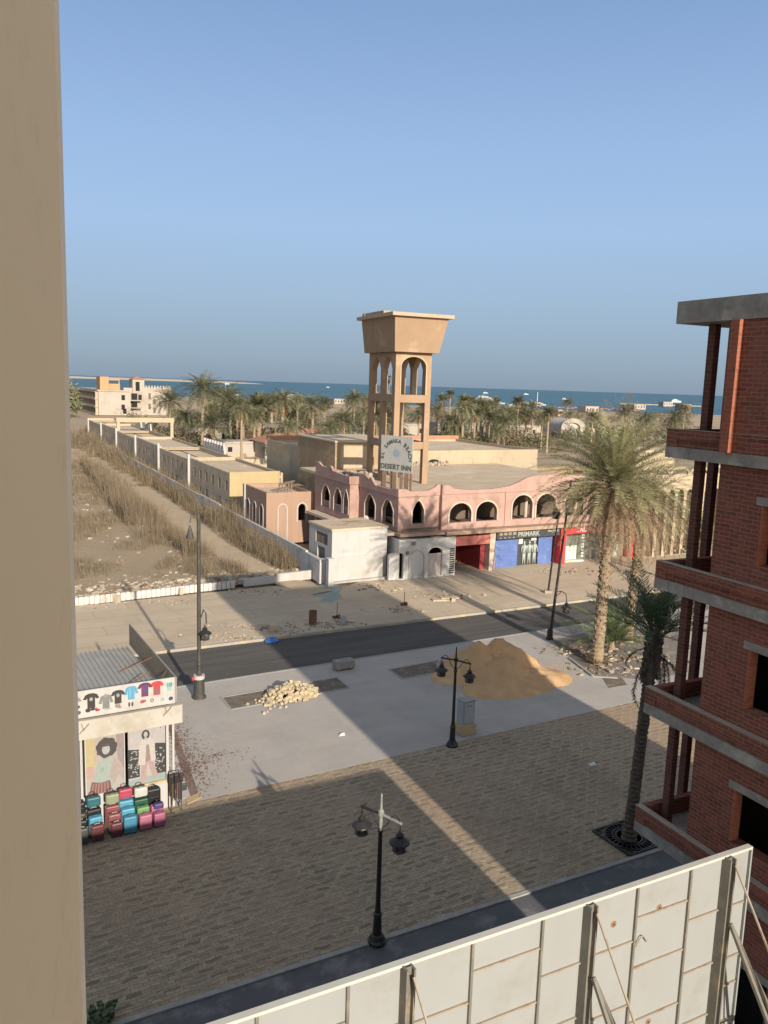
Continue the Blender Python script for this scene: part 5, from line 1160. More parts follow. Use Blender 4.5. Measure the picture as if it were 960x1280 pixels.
m = MB(); m.box(.08,.14,1.12,2.28,.05,2.22); m.build('door', M['wood'], t)
m = MB(); m.box(.10,.14,.72,2.58,2.46,3.24); wn = m.build('window', M['stud'], t)
m = MB()
for k in range(9): m.box(.04,.07,.78+k*.21,.81+k*.21,2.46,3.24)
m.build('grille', M['wood'], wn)
m = MB(); m.box(.3,4.2,-.012,-.002,1.86,1.92); m.box(.3,4.2,-.012,-.002,2.0,2.03); m.build('wall_moulding', M['whitedirty'], t)
m = MB(); m.box(-.3,4.5,-.35,-.06,0,.13); m.build('step', M['white'], t)
m = MB(); m.tube([(.6,1.4,hw_+.16),(1.5,1.2,hw_+.2),(2.2,1.9,hw_+.16),(3.2,1.6,hw_+.18)],.035,5); m.tube([(2,2.6,hw_+.16),(2.7,2.1,hw_+.25),(3.6,2.4,hw_+.16)],.03,5); o = m.build('dry_branch', M['wood'], t)
for px,py,lb in ((401,729,'left white gate pillar at the end of the low wall'),(412,734,'white gate pillar against the shed corner')):
    g = G(px,py); h = at(px,py-(29 if px == 401 else 35),g[1])[2]
    t = thing('gate_pillar', lb, 'pillar', (g[0],g[1],0), rad(30)); m = MB(); m.box(-.2,.2,-.2,.2,0,h); m.box(-.24,.24,-.24,.24,h+.002,h+.08); m.build('post', M['white'], t)
# low white wall of the waste ground
t = thing('low_wall', 'low white ribbed kerb wall along the front of the waste ground', 'wall', (KA.x,KA.y,0), math.atan2(kd.y,kd.x))
LW = (KB-KA).length
m = MB(); m.box(-9,LW*.62,-.1,.1,0,.42); m.build('wall', M['white'], t)
m = MB(); n = 62
for k in range(n): x = -9+k*(LW*.62+9)/n; m.box(x,x+.26,-.17,-.102,0,.5)
m.build('rib', M['whitedirty'], t)
m = MB(); m.prism([(LW*.66,-.12),(LW-.3,-.12),(LW-.3,.12),(LW*.66,.12)],0,.5); m.prism([(LW*.80,-.13),(LW-.2,-.13),(LW-.2,.13),(LW*.80,.13)],.502,.62); m.build('smooth_wall', M['white'], t)
m = MB()
for x,s in ((-2.3,.22),(2.4,.26),(6.4,.22)): m.rock((x,-.25,.2),s,random.Random(int(x*9)+50),(1,.6,1))
m.build('loose_block', M['rub2'], t)
# ---------------------------------------------------------------- garden wall, long yellow building, small salmon building
W2 = Frame((-4.2,54.6), 27)
t = thing_f('garden_wall', 'long stained grey perimeter wall running back beside the waste ground', 'wall', W2)
m = MB(); seg = 0
ys = [2.6+i*7.5 for i in range(17)]
for a,b in zip(ys,ys[1:]):
    m = MB(); hh = 1.72+rnd.uniform(-.06,.06); m.box(-.1,.1,a,b,0,hh); m.build('wall_panel', M['whitedirty'], t)
m = MB(); m.box(-.14,.14,-.1,2.59,0,1.62); m.build('wall_panel', M['whitedirty'], t)
t = thing_f('long_yellow_building', 'long single-storey faded yellow building with pale pilasters along the garden wall', 'building', W2)
LY0, LX, LH = W2.ps(287,612,.9)[0], .9, 4.75
LW_, LEN = 5.2, 104.0
def slot(y,z,h): return rect(y,y+.7,z,z+h)
bays = [LY0]+[W2.ps(px,py,.9)[0] for px,py in ((237,575),(199,560),(170,548),(146,541),(127,534))]
bays += [bays[-1]+18, LY0+LEN]
for i,(a,b) in enumerate(zip(bays,bays[1:])):
    n = max(2,int((b-a)/2.6)); hs = []
    for k in range(n):
        y = a+.5+(b-a-1)*(k+.1)/n; hs.append(rect(y,y+.75,2.9,3.9)); hs.append(rect(y,y+.75,1.0,2.1))
    m = MB(); m.wall(rect(a+.004,b-.004,0,LH-.25*(i%2)), hs, .3, 'y', LX); m.build('side_wall', M['sidewall'], t)
    m = MB(); m.box(LX+.306,LX+LW_,a+.02,b-.02,LH-.55-.25*(i%2),LH-.40-.25*(i%2)); m.build('roof', M['roof'], t)
    m = MB(); m.box(LX,LX+LW_,b-.25,b-.01,LH-.35,LH+.05-.25*(i%2)); m.build('roof_parapet', M['cream'], t)
    if i: m = MB(); m.box(LX-.25,LX-.002,a-.18,a+.18,0,LH+.45-.05*i); m.build('pilaster', M['white'], t)
m = MB(); xr = Frame(W2.w(.9,LY0)[:2],27).pf(346,610)[0]
m.box(LX+.004,LX+.3+xr,LY0-.004,LY0+.25,0,LH+.1); m.build('front_wall', M['yellow'], t)
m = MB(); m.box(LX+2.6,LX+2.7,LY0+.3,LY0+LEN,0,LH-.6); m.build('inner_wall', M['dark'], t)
m = MB(); m.box(LX+LW_,LX+LW_+.25,LY0+.3,LY0+LEN,0,LH-.1); m.build('garden_side_wall', M['cream'], t)
# pergola frame on the roof
pg0 = W2.ps(146,541,.9)[0]
t = thing('roof_pergola', 'cream portal frame standing across the roof of the long yellow building', 'pergola', W2.w(.9,pg0,0), W2.th)
zz = [3.9, 5.9]; 
for x in (0,8.8): m = MB(); m.box(x,x+.5,-.25,.25,0 if x == 0 else 2,6.0); m.build('post', M['cream'], t)
m = MB(); m.box(-.1,9.4,-.3,.3,6.002,6.75); m.build('beam', M['cream'], t)
# white stepped merlons by the garden
for k,(px,py) in enumerate(((280,562),(266,555),(188,541),(176,537))):
    g = W2.w(LX+LW_+.3, W2.ps(px,py,LX+LW_+.3)[0]); t = thing('stepped_merlon', ['white stepped merlon pair left of the short palm','white stepped merlon behind the one by the short palm','white stepped merlons right of the cream portal frame','white stepped merlons beside the far cream wall'][k], 'merlon', (g[0],g[1],0), W2.th)
    m = MB()
    for q in range(4): 
        y = q*1.3; m.box(0,.25,y,y+1.1,0,5.0); m.box(0,.25,y+.25,y+.85,5.002,5.45); m.box(0,.25,y+.42,y+.68,5.452,5.9)
    m.build('merlon_row', M['white'], t)
SP = Frame(W2.w(.75, W2.ps(333,633,.75)[0])[:2], 27)
t = thing_f('salmon_outbuilding', 'small salmon single-storey building with white-trimmed arched windows', 'building', SP)
w_, h_ = SP.pf(389,630)[0], 4.35
d1 = SP.ps(305,622,0)[0]
ax0,ax1 = SP.pf(348,650)[0], SP.pf(358,650)[0]; bx0,bx1 = SP.pf(372,630)[0], SP.pf(383,630)[0]
m = MB(); m.wall(rect(0,w_,0,h_), [arch(bx0+.08,bx1-.08,1.9,2.9,.42,10)], .2, 'x', 0); m.build('front_wall', M['salmon'], t)
wy = [SP.ps(px,630,0)[0] for px in (329,325,320,316.5,312,308)]
m = MB(); m.wall(rect(.202,d1,0,h_), [arch(wy[k],wy[k+1],.9,2.7,.45,8) for k in (0,2,4)], .2, 'y', 0); m.box(.2,w_,d1-.2,d1,0,h_); m.box(w_-.2,w_,.202,d1-.2,0,h_); m.build('side_wall', M['salmon'], t)
m = MB(); arch_trim(m,ax0,ax1,.3,2.9,.42,.10,.05,'x',-.05); m.build('arch_trim', M['white'], t)
m = MB(); arch_trim(m,bx0,bx1,1.8,2.9,.45,.10,.05,'x',-.05); m.build('arch_trim', M['white'], t)
for k in (0,2,4): m = MB(); arch_trim(m,wy[k],wy[k+1],.9,2.7,.45,.10,.05,'y',-.05); m.build('arch_trim', M['white'], t)
m = MB(); m.box(.2,w_-.2,.2,d1-.2,h_-.5,h_-.35); m.build('roof', M['roof'], t)
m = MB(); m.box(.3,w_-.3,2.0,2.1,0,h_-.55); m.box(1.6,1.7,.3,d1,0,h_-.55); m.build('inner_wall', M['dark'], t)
m = MB(); m.box(-.12,-.002,d1-.5,d1,0,h_+.05); m.build('pilaster', M['white'], t)
m = MB(); 
for q in range(5): m.bar((w_*.42+q*.4,d1*.25+q*.35,h_-.3),(w_*.42+q*.4,d1*.25+q*.35,h_+.45),.1)
m.bar((w_*.4,d1*.22,h_+.5),(w_*.42+2,d1*.25+1.8,h_+.5),.16); m.bar((w_*.4,d1*.22,h_+.1),(w_*.42+2,d1*.25+1.8,h_+.1),.1); m.build('roof_railing', M['wood'], t)
t = thing('salmon_side_block', 'taller shaded brown side wall right of the salmon outbuilding', 'building', SP.w(w_+.02,-.2), SP.th); m = MB(); m.box(0,1.0,0,6,0,4.3); m.build('wall', M['olive'], t)
# cream arcade, right
CF = Frame(PB.w(22.4,-1.2)[:2], 28)
t = thing_f('cream_arcade', 'sunlit cream building with a row of tall narrow arches, right of the red shop', 'building', CF)
hs = [arch(.55+k*1.05,.55+k*1.05+.72,.03,5.1,.5,8) for k in range(17)]
m = MB(); m.wall(rect(0,18.6,0,6.4), hs, .35, 'x', 0); m.build('arcade_wall', M['cream'], t)
m = MB(); m.box(0,18.6,2.2,2.4,0,6.2); m.box(0,.2,.36,2.19,0,6.2); m.build('inner_wall', M['shade'], t)
m = MB(); m.box(-.1,18.7,-.12,-.002,6.0,6.9); m.box(0,18.6,.36,9,6.0,6.3); m.build('parapet', M['cream'], t)
m = MB(); 
for k in range(8): arch_trim(m,.4+k*2.3,.4+k*2.3+1.9,6.9,6.92,.45,.2,.2,'x',-.1)
m.build('roof_scallop', M['cream'], t)
t = thing('cream_block', 'small bright cream block above the arcade roof, just left of the brick building', 'building', CF.w(4.5,6,0), CF.th)
m = MB(); m.box(0,5,0,4,0,8.2); m.build('wall', M['cream'], t); m = MB(); m.box(-.1,5.1,-.1,4.1,8.202,8.35); m.build('roof', M['roof'], t)
t = thing('debris_board', 'rounded ochre board leaning upright in the rubble before the arcade', 'board', (lambda g:(g[0],g[1],0))(G(845,684)), rad(28)); m = MB(); m.wall(arch(-.6,.6,0,1.2,.9,8),[],.06,'x',0); m.build('panel', M['tan'], t); t.rotation_euler = (-.15,0,rad(28))
g = G(812,688); t = thing('wreckage_heap', 'heap of broken boards and wreckage on the forecourt right of the red shop', 'rubble', (g[0],g[1],0), rad(28)); m = MB(); rn = random.Random(77)
for _ in range(46):
    x,y = rn.gauss(1.2,1.8), rn.gauss(.5,.7); a = rn.uniform(0,3.14); L_ = rn.uniform(.4,1.3); z = rn.uniform(.05,.7); m.bar((x-L_/2*math.cos(a),y-L_/2*math.sin(a),max(.03,z-rn.uniform(0,.5))),(x+L_/2*math.cos(a),y+L_/2*math.sin(a),z),rn.uniform(.08,.4),.04)
m.build('boards', M['rub1'], t)['kind'] = 'stuff'
m = MB()
for _ in range(18):
    x,y = rn.gauss(1.0,1.6), rn.gauss(.4,.6); a = rn.uniform(0,3.14); L_ = rn.uniform(.5,1.2); m.bar((x-L_/2*math.cos(a),y-L_/2*math.sin(a),.1),(x+L_/2*math.cos(a),y+L_/2*math.sin(a),rn.uniform(.2,.9)),rn.uniform(.08,.3),.04)
m.build('dark_boards', M['rub3'], t)['kind'] = 'stuff'
# ---------------------------------------------------------------- palms
def frond(mb, org, az, e0, L, bend, nl, lw, ll, rn, rw=.02, fold=.25, n=9, mi=(0,0)):
    p = Vector(org); pts_ = [p.copy()]; tang = []; sw = rn.uniform(-.35,.35)
    for i in range(n):
        s = (i+.5)/n; e = e0-bend*s**1.35; a = az+sw*s*s
        d = Vector((math.cos(e)*math.cos(a), math.cos(e)*math.sin(a), math.sin(e))); tang.append(d); p = p+d*(L/n); pts_.append(p.copy())
    mb.cur = mi[0]
    mb.tube([pts_[0],pts_[n//3],pts_[2*n//3],pts_[n]],[rw,rw*.7,rw*.45,rw*.2],3,False)
    mb.cur = mi[1]
    for k in range(nl):
        t_ = .14+.86*(k+rn.random()*.6)/nl; q = t_*n; i = min(n-1,int(q)); o = pts_[i].lerp(pts_[i+1], q-i); d = tang[i]
        side = d.cross(Vector((0,0,1))); side = side.normalized() if side.length > 1e-3 else Vector((1,0,0)); up = side.cross(d)
        prof = min(1,.35+2.2*t_)*(1-.55*max(0,t_-.45)/.55)
        for sgm_ in (-1,1):
            v = (d*rn.uniform(.55,.85)+side*sgm_*rn.uniform(.65,.95)+up*(fold+rn.uniform(-.25,.25))).normalized(); le = ll*prof*rn.uniform(.75,1.15)
            tip = o+v*le+Vector((0,0,-.18*le*rn.random())); w = d*(lw*.5)
            mid = o+v*le*.5
            mb.add([o-w*.6, o+w*.6, mid+w, mid-w, tip], [(0,1,2,3),(3,2,4)]) if lw > .03 and ll > .4 else mb.add([o-w,o+w,tip],[(0,1,2)])
def crown(seed, nf, L, nl, lw, ll, emin=-.5, emax=1.45, bend=1.0):
    rn = random.Random(seed); m = MB()
    for k in range(nf):
        u = (k+.5)/nf; e0 = emax-(emax-emin)*u**.85+rn.uniform(-.1,.1); az = k*2.39996+rn.uniform(-.2,.2)
        frond(m, (.12*math.cos(az),.12*math.sin(az),rn.uniform(-.1,.25)), az, e0, L*rn.uniform(.85,1.08)*(1-.12*(u<.15)), bend*rn.uniform(.7,1.25), nl, lw, ll, rn)
    return m
def skirt(seed, nf, L, nl, lw, ll, e_lo=-1.5, e_hi=-.55):
    rn = random.Random(seed); m = MB()
    for k in range(nf):
        az = k*2.39996+rn.uniform(-.3,.3); e0 = rn.uniform(e_lo,e_hi)
        frond(m, (.2*math.cos(az),.2*math.sin(az),-.15-rn.random()*.35), az, e0+.5, L*rn.uniform(.6,1.05), rn.uniform(.7,1.5), nl, lw, ll*.7, rn, fold=-.2)
    return m
def trunk(r, h, n=10, rings=26, seed=1, lean=(0,0), taper=.85, notch=.06):
    rn = random.Random(seed); m = MB(); pts_ = []; rs = []
    for i in range(rings*2+1):
        s = i/(rings*2); pts_.append((lean[0]*s**1.2, lean[1]*s**1.2, h*s)); rs.append(r*(1-(1-taper)*s)*(1+(notch if i%2 else -notch*.6))*(1+.35*math.exp(-s*h/.5)))
    m.tube(pts_, rs, n); m.v = [(v[0]+rn.uniform(-.02,.02)*r*4,v[1]+rn.uniform(-.02,.02)*r*4,v[2]) for v in m.v]
    # leaf-base stubs
    return m
def stubs(m, r, h0, h1, n, lean, h, seed):
    rn = random.Random(seed)
    for k in range(n):
        z = h0+(h1-h0)*k/n; a = k*2.39996; s = z/h; x, y = lean[0]*s**1.2, lean[1]*s**1.2; rr = r*.95
        b = Vector((x+rr*math.cos(a),y+rr*math.sin(a),z)); m.bar(b, b+Vector((.035*math.cos(a),.035*math.sin(a),.10)), .10, .05)
# the big palm of the planting bed
g = G(746,829); c = at(766,604,g[1]+.2); hgt = c[2]; ln_ = (c[0]-g[0], c[1]-g[1])
t = thing('date_palm', 'tallest roadside date palm, wide grey-green crown over hanging dry fronds, in the planting bed', 'palm tree', (g[0],g[1],0), 0, 'palm trees by the road')
m = trunk(.27,hgt,12,44,3,ln_,.88); stubs(m,.27,1.0,hgt-.2,230,ln_,hgt,5); m.build('trunk', M['bark'], t)
m = crown(11, 116, 4.0, 46, .040, .58, -.20, 1.52, .80); o = m.build('crown', M['frondnear'], t); o.location = (ln_[0],ln_[1],hgt)
m = skirt(12, 150, 4.1, 34, .042, .46, -1.55, -.15); o = m.build('dead_fronds', M['deadfrond'], t); o.location = (ln_[0],ln_[1],hgt-.1)
m = MB(); rn = random.Random(41)
for k in range(70):
    a = rn.uniform(0,6.28); q = Vector((ln_[0]*.05+.3*math.cos(a),.3*math.sin(a),.05)); m.tube([q,q+Vector((.35*math.cos(a),.35*math.sin(a),.15+rn.random()*.3))],[.02,.004],3)
m.build('root_suckers', M['deadfrond'], t)
# second palm behind it, leaning
g = G(784,801); c = at(806,628,g[1]); hgt = c[2]; ln_ = (c[0]-g[0], c[1]-g[1])
t = thing('date_palm', 'leaning date palm half hidden behind the tall one, with dry fronds drooping to the right', 'palm tree', (g[0],g[1],0), 0, 'palm trees by the road')
m = trunk(.24,hgt,12,40,4,ln_,.9); stubs(m,.24,.8,hgt-.2,200,ln_,hgt,6); m.build('trunk', M['bark'], t)
m = crown(13, 44, 3.4, 34, .036, .5, -.15, 1.3, .95); o = m.build('crown', M['frondnear'], t); o.location = (ln_[0],ln_[1],hgt)
m = skirt(14, 80, 3.9, 32, .040, .44, -1.6, -.3); o = m.build('dead_fronds', M['deadfrond'], t); o.location = (ln_[0],ln_[1],hgt-.1)
# third, beyond the loggia columns
g = G(872,735); c = at(880,655,g[1]); hgt = c[2]
t = thing('date_palm', 'dry date palm seen between the brick piers of the unfinished building', 'palm tree', (g[0],g[1],0), 0, 'palm trees by the road')
m = trunk(.22,hgt,10,30,5,(0,0),.9); m.build('trunk', M['bark'], t)
m = crown(15, 40, 2.6, 26, .045, .5, -.4, 1.3, 1.2); o = m.build('crown', M['frondnear'], t); o.location = (0,0,hgt)
m = skirt(16, 30, 2.6, 22, .045, .45); o = m.build('dead_fronds', M['deadfrond'], t); o.location = (0,0,hgt-.1)
# young palm at the foot of the tall one
g = G(764,812); t = thing('young_palm', 'young bright green palm without a trunk beside the tall date palm', 'palm tree', (g[0],g[1],0), 0, 'palm trees by the road')
m = crown(17, 44, 2.9, 34, .034, .46, .15, 1.5, .95); o = m.build('crown', M['frondyoung'], t); o.location = (0,0,.35)
m = trunk(.14,.6,8,5,6); m.build('trunk', M['bark'], t)
m = skirt(18, 9, 1.3, 14, .03, .28, -.9,-.3); o = m.build('dead_fronds', M['deadfrond'], t); o.location = (0,0,.5)
# the dark leaning palm in front of the brick building
g = G(786,1050); c = at(819,792,g[1]+.4); hgt = c[2]; ln_ = (c[0]-g[0], c[1]-g[1])
t = thing('leaning_palm', 'thin dark palm in shade at the corner of the brick building, few upright fronds', 'palm tree', (g[0],g[1],0), 0, 'palm trees by the road')
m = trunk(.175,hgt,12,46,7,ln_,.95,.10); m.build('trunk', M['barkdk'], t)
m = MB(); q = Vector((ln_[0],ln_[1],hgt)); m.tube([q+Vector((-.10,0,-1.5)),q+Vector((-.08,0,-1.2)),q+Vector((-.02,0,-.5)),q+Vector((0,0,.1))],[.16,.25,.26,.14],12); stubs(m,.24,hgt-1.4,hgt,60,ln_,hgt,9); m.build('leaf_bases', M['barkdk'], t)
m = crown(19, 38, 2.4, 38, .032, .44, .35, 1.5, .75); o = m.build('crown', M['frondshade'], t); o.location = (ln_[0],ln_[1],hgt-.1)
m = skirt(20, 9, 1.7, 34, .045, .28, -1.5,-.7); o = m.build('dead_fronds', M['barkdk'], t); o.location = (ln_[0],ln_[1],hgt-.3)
# garden palms: four kinds built once, copied
def kind(seed, nf, L, emin, emax, bend, sk, skm, gm, fan=False):
    t = thing('garden_palm', 'x', 'palm tree')
    trunk(.24,1.0,8,12,seed,(0,0),.85,.05).build('trunk', M['bark'], t)
    crown(seed, int(nf*1.3), L, 19, .10, .72, emin, emax, bend).build('crown', gm, t)
    if sk: skirt(seed+1, sk, L*.75, 9, .13, .55).build('dead_fronds', skm, t)
    return t
KN = {'wide': kind(101,50,4.0,-.35,1.4,1.1,14,M['deadfrond'],M['frond']), 'droop': kind(103,46,4.0,-.5,1.2,1.6,22,M['deadfrond'],M['frond']),
      'fan': kind(105,44,2.4,-.2,1.5,.8,40,M['deadbrown'],M['frond']), 'brown': kind(107,34,3.6,-.3,1.3,1.2,38,M['deadbrown'],M['frond'])}
used = set()
def garden(k, bx, by, cx_, cy_, rpx, label, group='palms of the hotel garden'):
    g = G(bx,by); c = at(cx_,cy_,g[1]); R = {'wide':4.0,'droop':4.0,'fan':2.9,'brown':3.7}[k]
    s = (rpx*g[1]/F)/R*1.12
    if k not in used: r = KN[k]; used.add(k); r.location = (c[0],c[1],0); r['label'] = label; r['group'] = group; r.rotation_euler = (0,0,rnd.uniform(0,6.28))
    else: r = dup(KN[k], (c[0],c[1],0), rnd.uniform(0,6.28), label, group)
    for ch in r.children:
        kn = ch.name.split('.')[0]
        if kn == 'trunk': ch.scale = (max(.8,s),max(.8,s),c[2])
        else: ch.location = (0,0,c[2]); ch.scale = (s,s,s)
    return r
L_ = 'palms of the hotel garden'
for a in [
 ('wide',245,566,253,489,30,'tallest spreading date palm, left of the garden, rising above the sea horizon'),
 ('wide',212,552,212,502,24,'date palm standing just right of the white hotel, its trunk bare'),
 ('droop',232,560,231,522,22,'dense drooping palm under the tallest spreading one'),
 ('wide',267,566,267,530,29,'short broad palm with a star-shaped crown above the stepped white merlons'),
 ('brown',303,581,302,514,17,'tall palm with a reddish brown skirt of dead fronds'),
 ('wide',317,568,318,522,22,'pale grey-green palm directly right of the reddish brown one'),
 ('fan',322,548,322,497,9,'small slim palm with a brown tuft on the horizon line above the garden'),
 ('wide',345,552,345,502,15,'far palm whose crown touches the sea, left of the middle'),
 ('brown',360,591,361,534,21,'nearest brownish palm with a thin trunk before the white bungalow'),
 ('wide',390,568,391,508,23,'tall dark date palm left of the pink building with a clear bare trunk'),
 ('droop',372,556,372,500,13,'small far palm between the dark date palm and the brownish one'),
 ('droop',335,579,336,560,13,'low dark bushy palm on the garden terrace'),
 ('droop',403,596,404,575,16,'shaggy grey palm leaning against the wall of the brown roof room'),
 ('wide',430,572,430,527,23,'full green palm left of the tower legs'),
 ('wide',413,576,413,538,22,'broad low palm left of the tower beside the brown roof room'),
 ('wide',443,556,443,499,16,'palm left of the tower with its crown level with the shore'),
 ('droop',470,566,471,528,21,'palm seen through the left legs of the water tower'),
 ('droop',455,560,455,515,14,'far palm right at the left leg of the water tower'),
 ('brown',523,560,524,519,15,'brown-skirted palm seen through the right opening of the tower'),
 ('brown',547,556,547,513,15,'brown-skirted palm just right of the water tower'),
 ('fan',563,552,563,493,8,'slender fan palm standing above all others right of the tower'),
 ('fan',580,550,580,501,11,'dark fan palm, left one of a close pair in front of the white yachts'),
 ('fan',589,550,588,502,10,'fan palm, right one of a close pair in front of the white yachts'),
 ('fan',594,560,594,517,14,'green fan palm with two bare trunks beside it'),
 ('droop',570,560,570,533,21,'wide low grey-green palm right of the tower'),
 ('wide',613,552,613,506,12,'palm under the white yachts with a green crown'),
 ('wide',623,565,623,542,17,'low bright green palm above the cream hall'),
 ('fan',645,557,648,503,11,'leaning fan palm with a thick brown skirt, right of the yachts'),
 ('fan',656,560,658,520,13,'fan palm with a heavy trunk behind the end of the cream hall'),
 ('droop',678,562,678,522,15,'bushy palm between two fan palms, left of the white vaulted building'),
 ('fan',684,566,686,517,13,'palm with thick trunk standing before the white vaulted building'),
 ('wide',741,560,741,522,14,'palm just right of the white vaulted building'),
 ('wide',782,556,782,516,16,'palm crown showing above the big roadside palm, left one'),
 ('droop',808,556,808,522,16,'palm crown showing above the big roadside palm, right one'),
 ('droop',844,566,844,522,20,'dry grey palm left of the top brick balcony'),
 ('droop',856,552,856,510,11,'far green palm close to the brick pier at the right')]: garden(*a)
# further palms of the grove: nothing tells them apart
rn = random.Random(55)
cnt = 0
for _ in range(400):
    px = rn.uniform(255,715); by = rn.uniform(520,562); 
    if cnt >= 64: break
    if 480 < px < 545 and rn.random() < .5: continue
    gg = G(px,by)
    r_ = rn.uniform(3.0,4.0)*F/gg[1]; hgt_ = rn.uniform(4.5,9.8); cy = proj(gg[0],gg[1],hgt_)[1]
    garden(rn.choice(['wide','droop','wide','brown','fan']), px, by, px, cy, r_, 'date palm crowded among the others of the hotel grove', 'palms crowded in the hotel grove'); cnt += 1
for k,v in KN.items():
    pass
# undergrowth between the palms (one mass)
def greenery():
    a = MB(); rn = random.Random(66)
    for _ in range(380):
        px = rn.uniform(190,870); by = rn.uniform(518,566)
        if px > 700 and by > 560: continue
        if 122 < px < 215 and by < 545: continue
        g = G(px,by); R = rn.uniform(1.4,3.2); hh = rn.uniform(1.8,4.2)
        lp = PB.l(g)
        if -2 < lp[0] < 40 and lp[1] < 40: continue
        lw = W2.l(g)
        if -8 < lw[0] < 7 : continue
        a.cur = rn.choice((0,1,1,2)) if rn.random() < .72 else 3
        for _ in range(150):
            u = Vector((rn.gauss(0,1),rn.gauss(0,1),rn.gauss(0,1))).normalized(); r = rn.uniform(.6,1.05)
            p = Vector((g[0]+u.x*R*r, g[1]+u.y*R*r, max(.1,hh*.5+u.z*hh*.5*r))); s = rn.uniform(.14,.34)
            d1 = Vector((rn.gauss(0,1),rn.gauss(0,1),rn.gauss(0,.7))).normalized(); d2 = d1.cross(Vector((rn.gauss(0,1),rn.gauss(0,1),rn.gauss(0,1)))).normalized()
            a.add([p-d1*s*1.6, p-d2*s*.5, p+d1*s*1.6, p+d2*s*.5],[(0,1,2,3)])
    return a
o = greenery().build('garden_greenery', [M['bush'],M['frond'],M['reedgreen'],M['deadfrond']]); tag(o,'green and dry shrubs growing thickly under the hotel palms','greenery',kind='stuff')
def shrub(px, py, R, hh, label, n=420, mat='bush', name='shrub', dense=.3):
    g = G(px,py); t = thing(name, label, 'bush', (g[0],g[1],0)); rn = random.Random(int(px*7+py)); m = MB()
    for k in range(9): a = rn.uniform(0,6.28); m.tube([(0,0,0),(R*.5*math.cos(a),R*.5*math.sin(a),hh*.7)],[.06,.02],4)
    m.build('stems', M['bark'], t); m = MB()
    cl = [Vector((rn.gauss(0,R*.45),rn.gauss(0,R*.45),hh*rn.uniform(.3,.85))) for _ in range(14)]
    for _ in range(n):
        c = rn.choice(cl); p = c+Vector((rn.gauss(0,R*.22),rn.gauss(0,R*.22),rn.gauss(0,hh*.13))); p.z = max(.1,p.z); s = rn.uniform(.6,1.4)*dense*.5
        d1 = Vector((rn.gauss(0,1),rn.gauss(0,1),rn.gauss(0,.7))).normalized(); d2 = d1.cross(Vector((rn.gauss(0,1),rn.gauss(0,1),rn.gauss(0,1)))).normalized()
        m.add([p-d1*s*1.6, p-d2*s*.5, p+d1*s*1.6, p+d2*s*.5],[(0,1,2,3)])
    m.build('foliage', M[mat], t)
shrub(300/1,548,3.0,4.0,'round grey-green bush on the terrace behind the stepped white merlons')
shrub(190,545,3.4,5.0,'dark round bush right of the cream portal frame')
shrub(167,533,3.4,5.0,'green tree crown behind the cream portal frame before the white hotel')
shrub(705,562,3.2,4.4,'dark green bush below the white vaulted building',600)
shrub(730,566,2.6,3.6,'grey-green bush right of the dark one under the white vaulted building',400,'frond')
shrub(82,522,5,11,'tall grey-brown tree at the far left beside the white hotel terraces',1500,'frond','tree',.9)
# bare tree against the sea
g = G(790,556); t = thing('bare_tree', 'pale leafless tree with fine twigs against the sea above the big palm', 'tree', (g[0],g[1],0)); m = MB(); rn = random.Random(15)
tw = MB()
def branch(p, d, L, r, n):
    q = p+d*L; (m if n > 3 else tw).tube([p,(p+q)/2+Vector((rn.gauss(0,.05),rn.gauss(0,.05),0))*L,q],[r,r*.85,r*.65],5,False)
    if n == 0: return
    for _ in range(3): branch(q if rn.random() < .6 else p+d*L*rn.uniform(.5,1), (d+Vector((rn.gauss(0,.42),rn.gauss(0,.42),rn.gauss(.12,.25)))).normalized(), L*rn.uniform(.6,.85), r*.6, n-1)
hT = at(790,488,g[1])[2]
branch(Vector((0,0,0)), Vector((0,0,1)), hT*.32, .22, 5); m.build('trunk', plain('pale_dead_wood',(0.42,0.37,0.31),(0.33,0.29,0.24),3.0,0.9), t); tw.build('twigs', M['wood'], t)
# ---------------------------------------------------------------- far hotel at the left
FH = Frame(G(123.5,519)[:2], 28)
t = thing_f('white_hotel', 'white terraced hotel with dark balconies and an orange rooftop block, far left', 'building', FH)
xw, ztop = FH.pf(163,489)[0], FH.pf(122,489)[1]
yl, _ = FH.ps(95,486,0)
m = MB(); m.box(0,xw,0,.3,0,ztop); m.box(.3,xw,.3,yl,0,ztop-.4); m.build('wall', M['hotelwhite'], t)
m = MB(); m.box(-.3,xw+.2,-.3,yl,ztop+.01,ztop+.5); m.build('roof_edge', M['hotelwhite'], t)
st = ztop/3
for k in range(3):
    z = k*st*.98
    m = MB(); m.box(-1.1,-.02,.5,yl,z+st*.92,z+st*1.0-.02); m.box(-1.15,-1.05,.5,yl,z+.0,z+st*.28); b = m.build('balcony', M['hotelwhite'], t)
    for q in range(8):
        y = .6+q*(yl-1)/8; m = MB(); m.box(-.06,-.02,y,y+(yl-1)/8-.7,z+.1,z+st*.9); m.build('balcony_door', M['dark'], b)
        m = MB(); m.box(-1.0,-.1,y-.35,y-.15,z+.0,z+st*.91); m.build('divider', M['cream'], b)
for px,py in ((154,497),(154,509),(156,514)):
    x,z = FH.pf(px,py); m = MB(); m.box(x-.6,x+.6,-.05,-.002,z-.9,z+.9); m.build('window', M['dark'], t)
xo0,zo1 = FH.pf(106,470,6); xo1,_ = FH.pf(132,470,6)
m = MB(); m.box(xo0+5.0,xo1+1,6,14,ztop+.52,zo1); ob = m.build('rooftop_block', M['orange'], t)
m = MB(); m.box(xo1+1.2,xo1+5,7,7.5,ztop+.52,zo1-2.4); m.box(xo1+4.6,xo1+5,7.5,9,ztop+.52,zo1-1.2); m.box(xo1+1.2,xo1+5,7,7.5,zo1-1.2,zo1-.7); m.build('rooftop_frame', M['orange'], t)
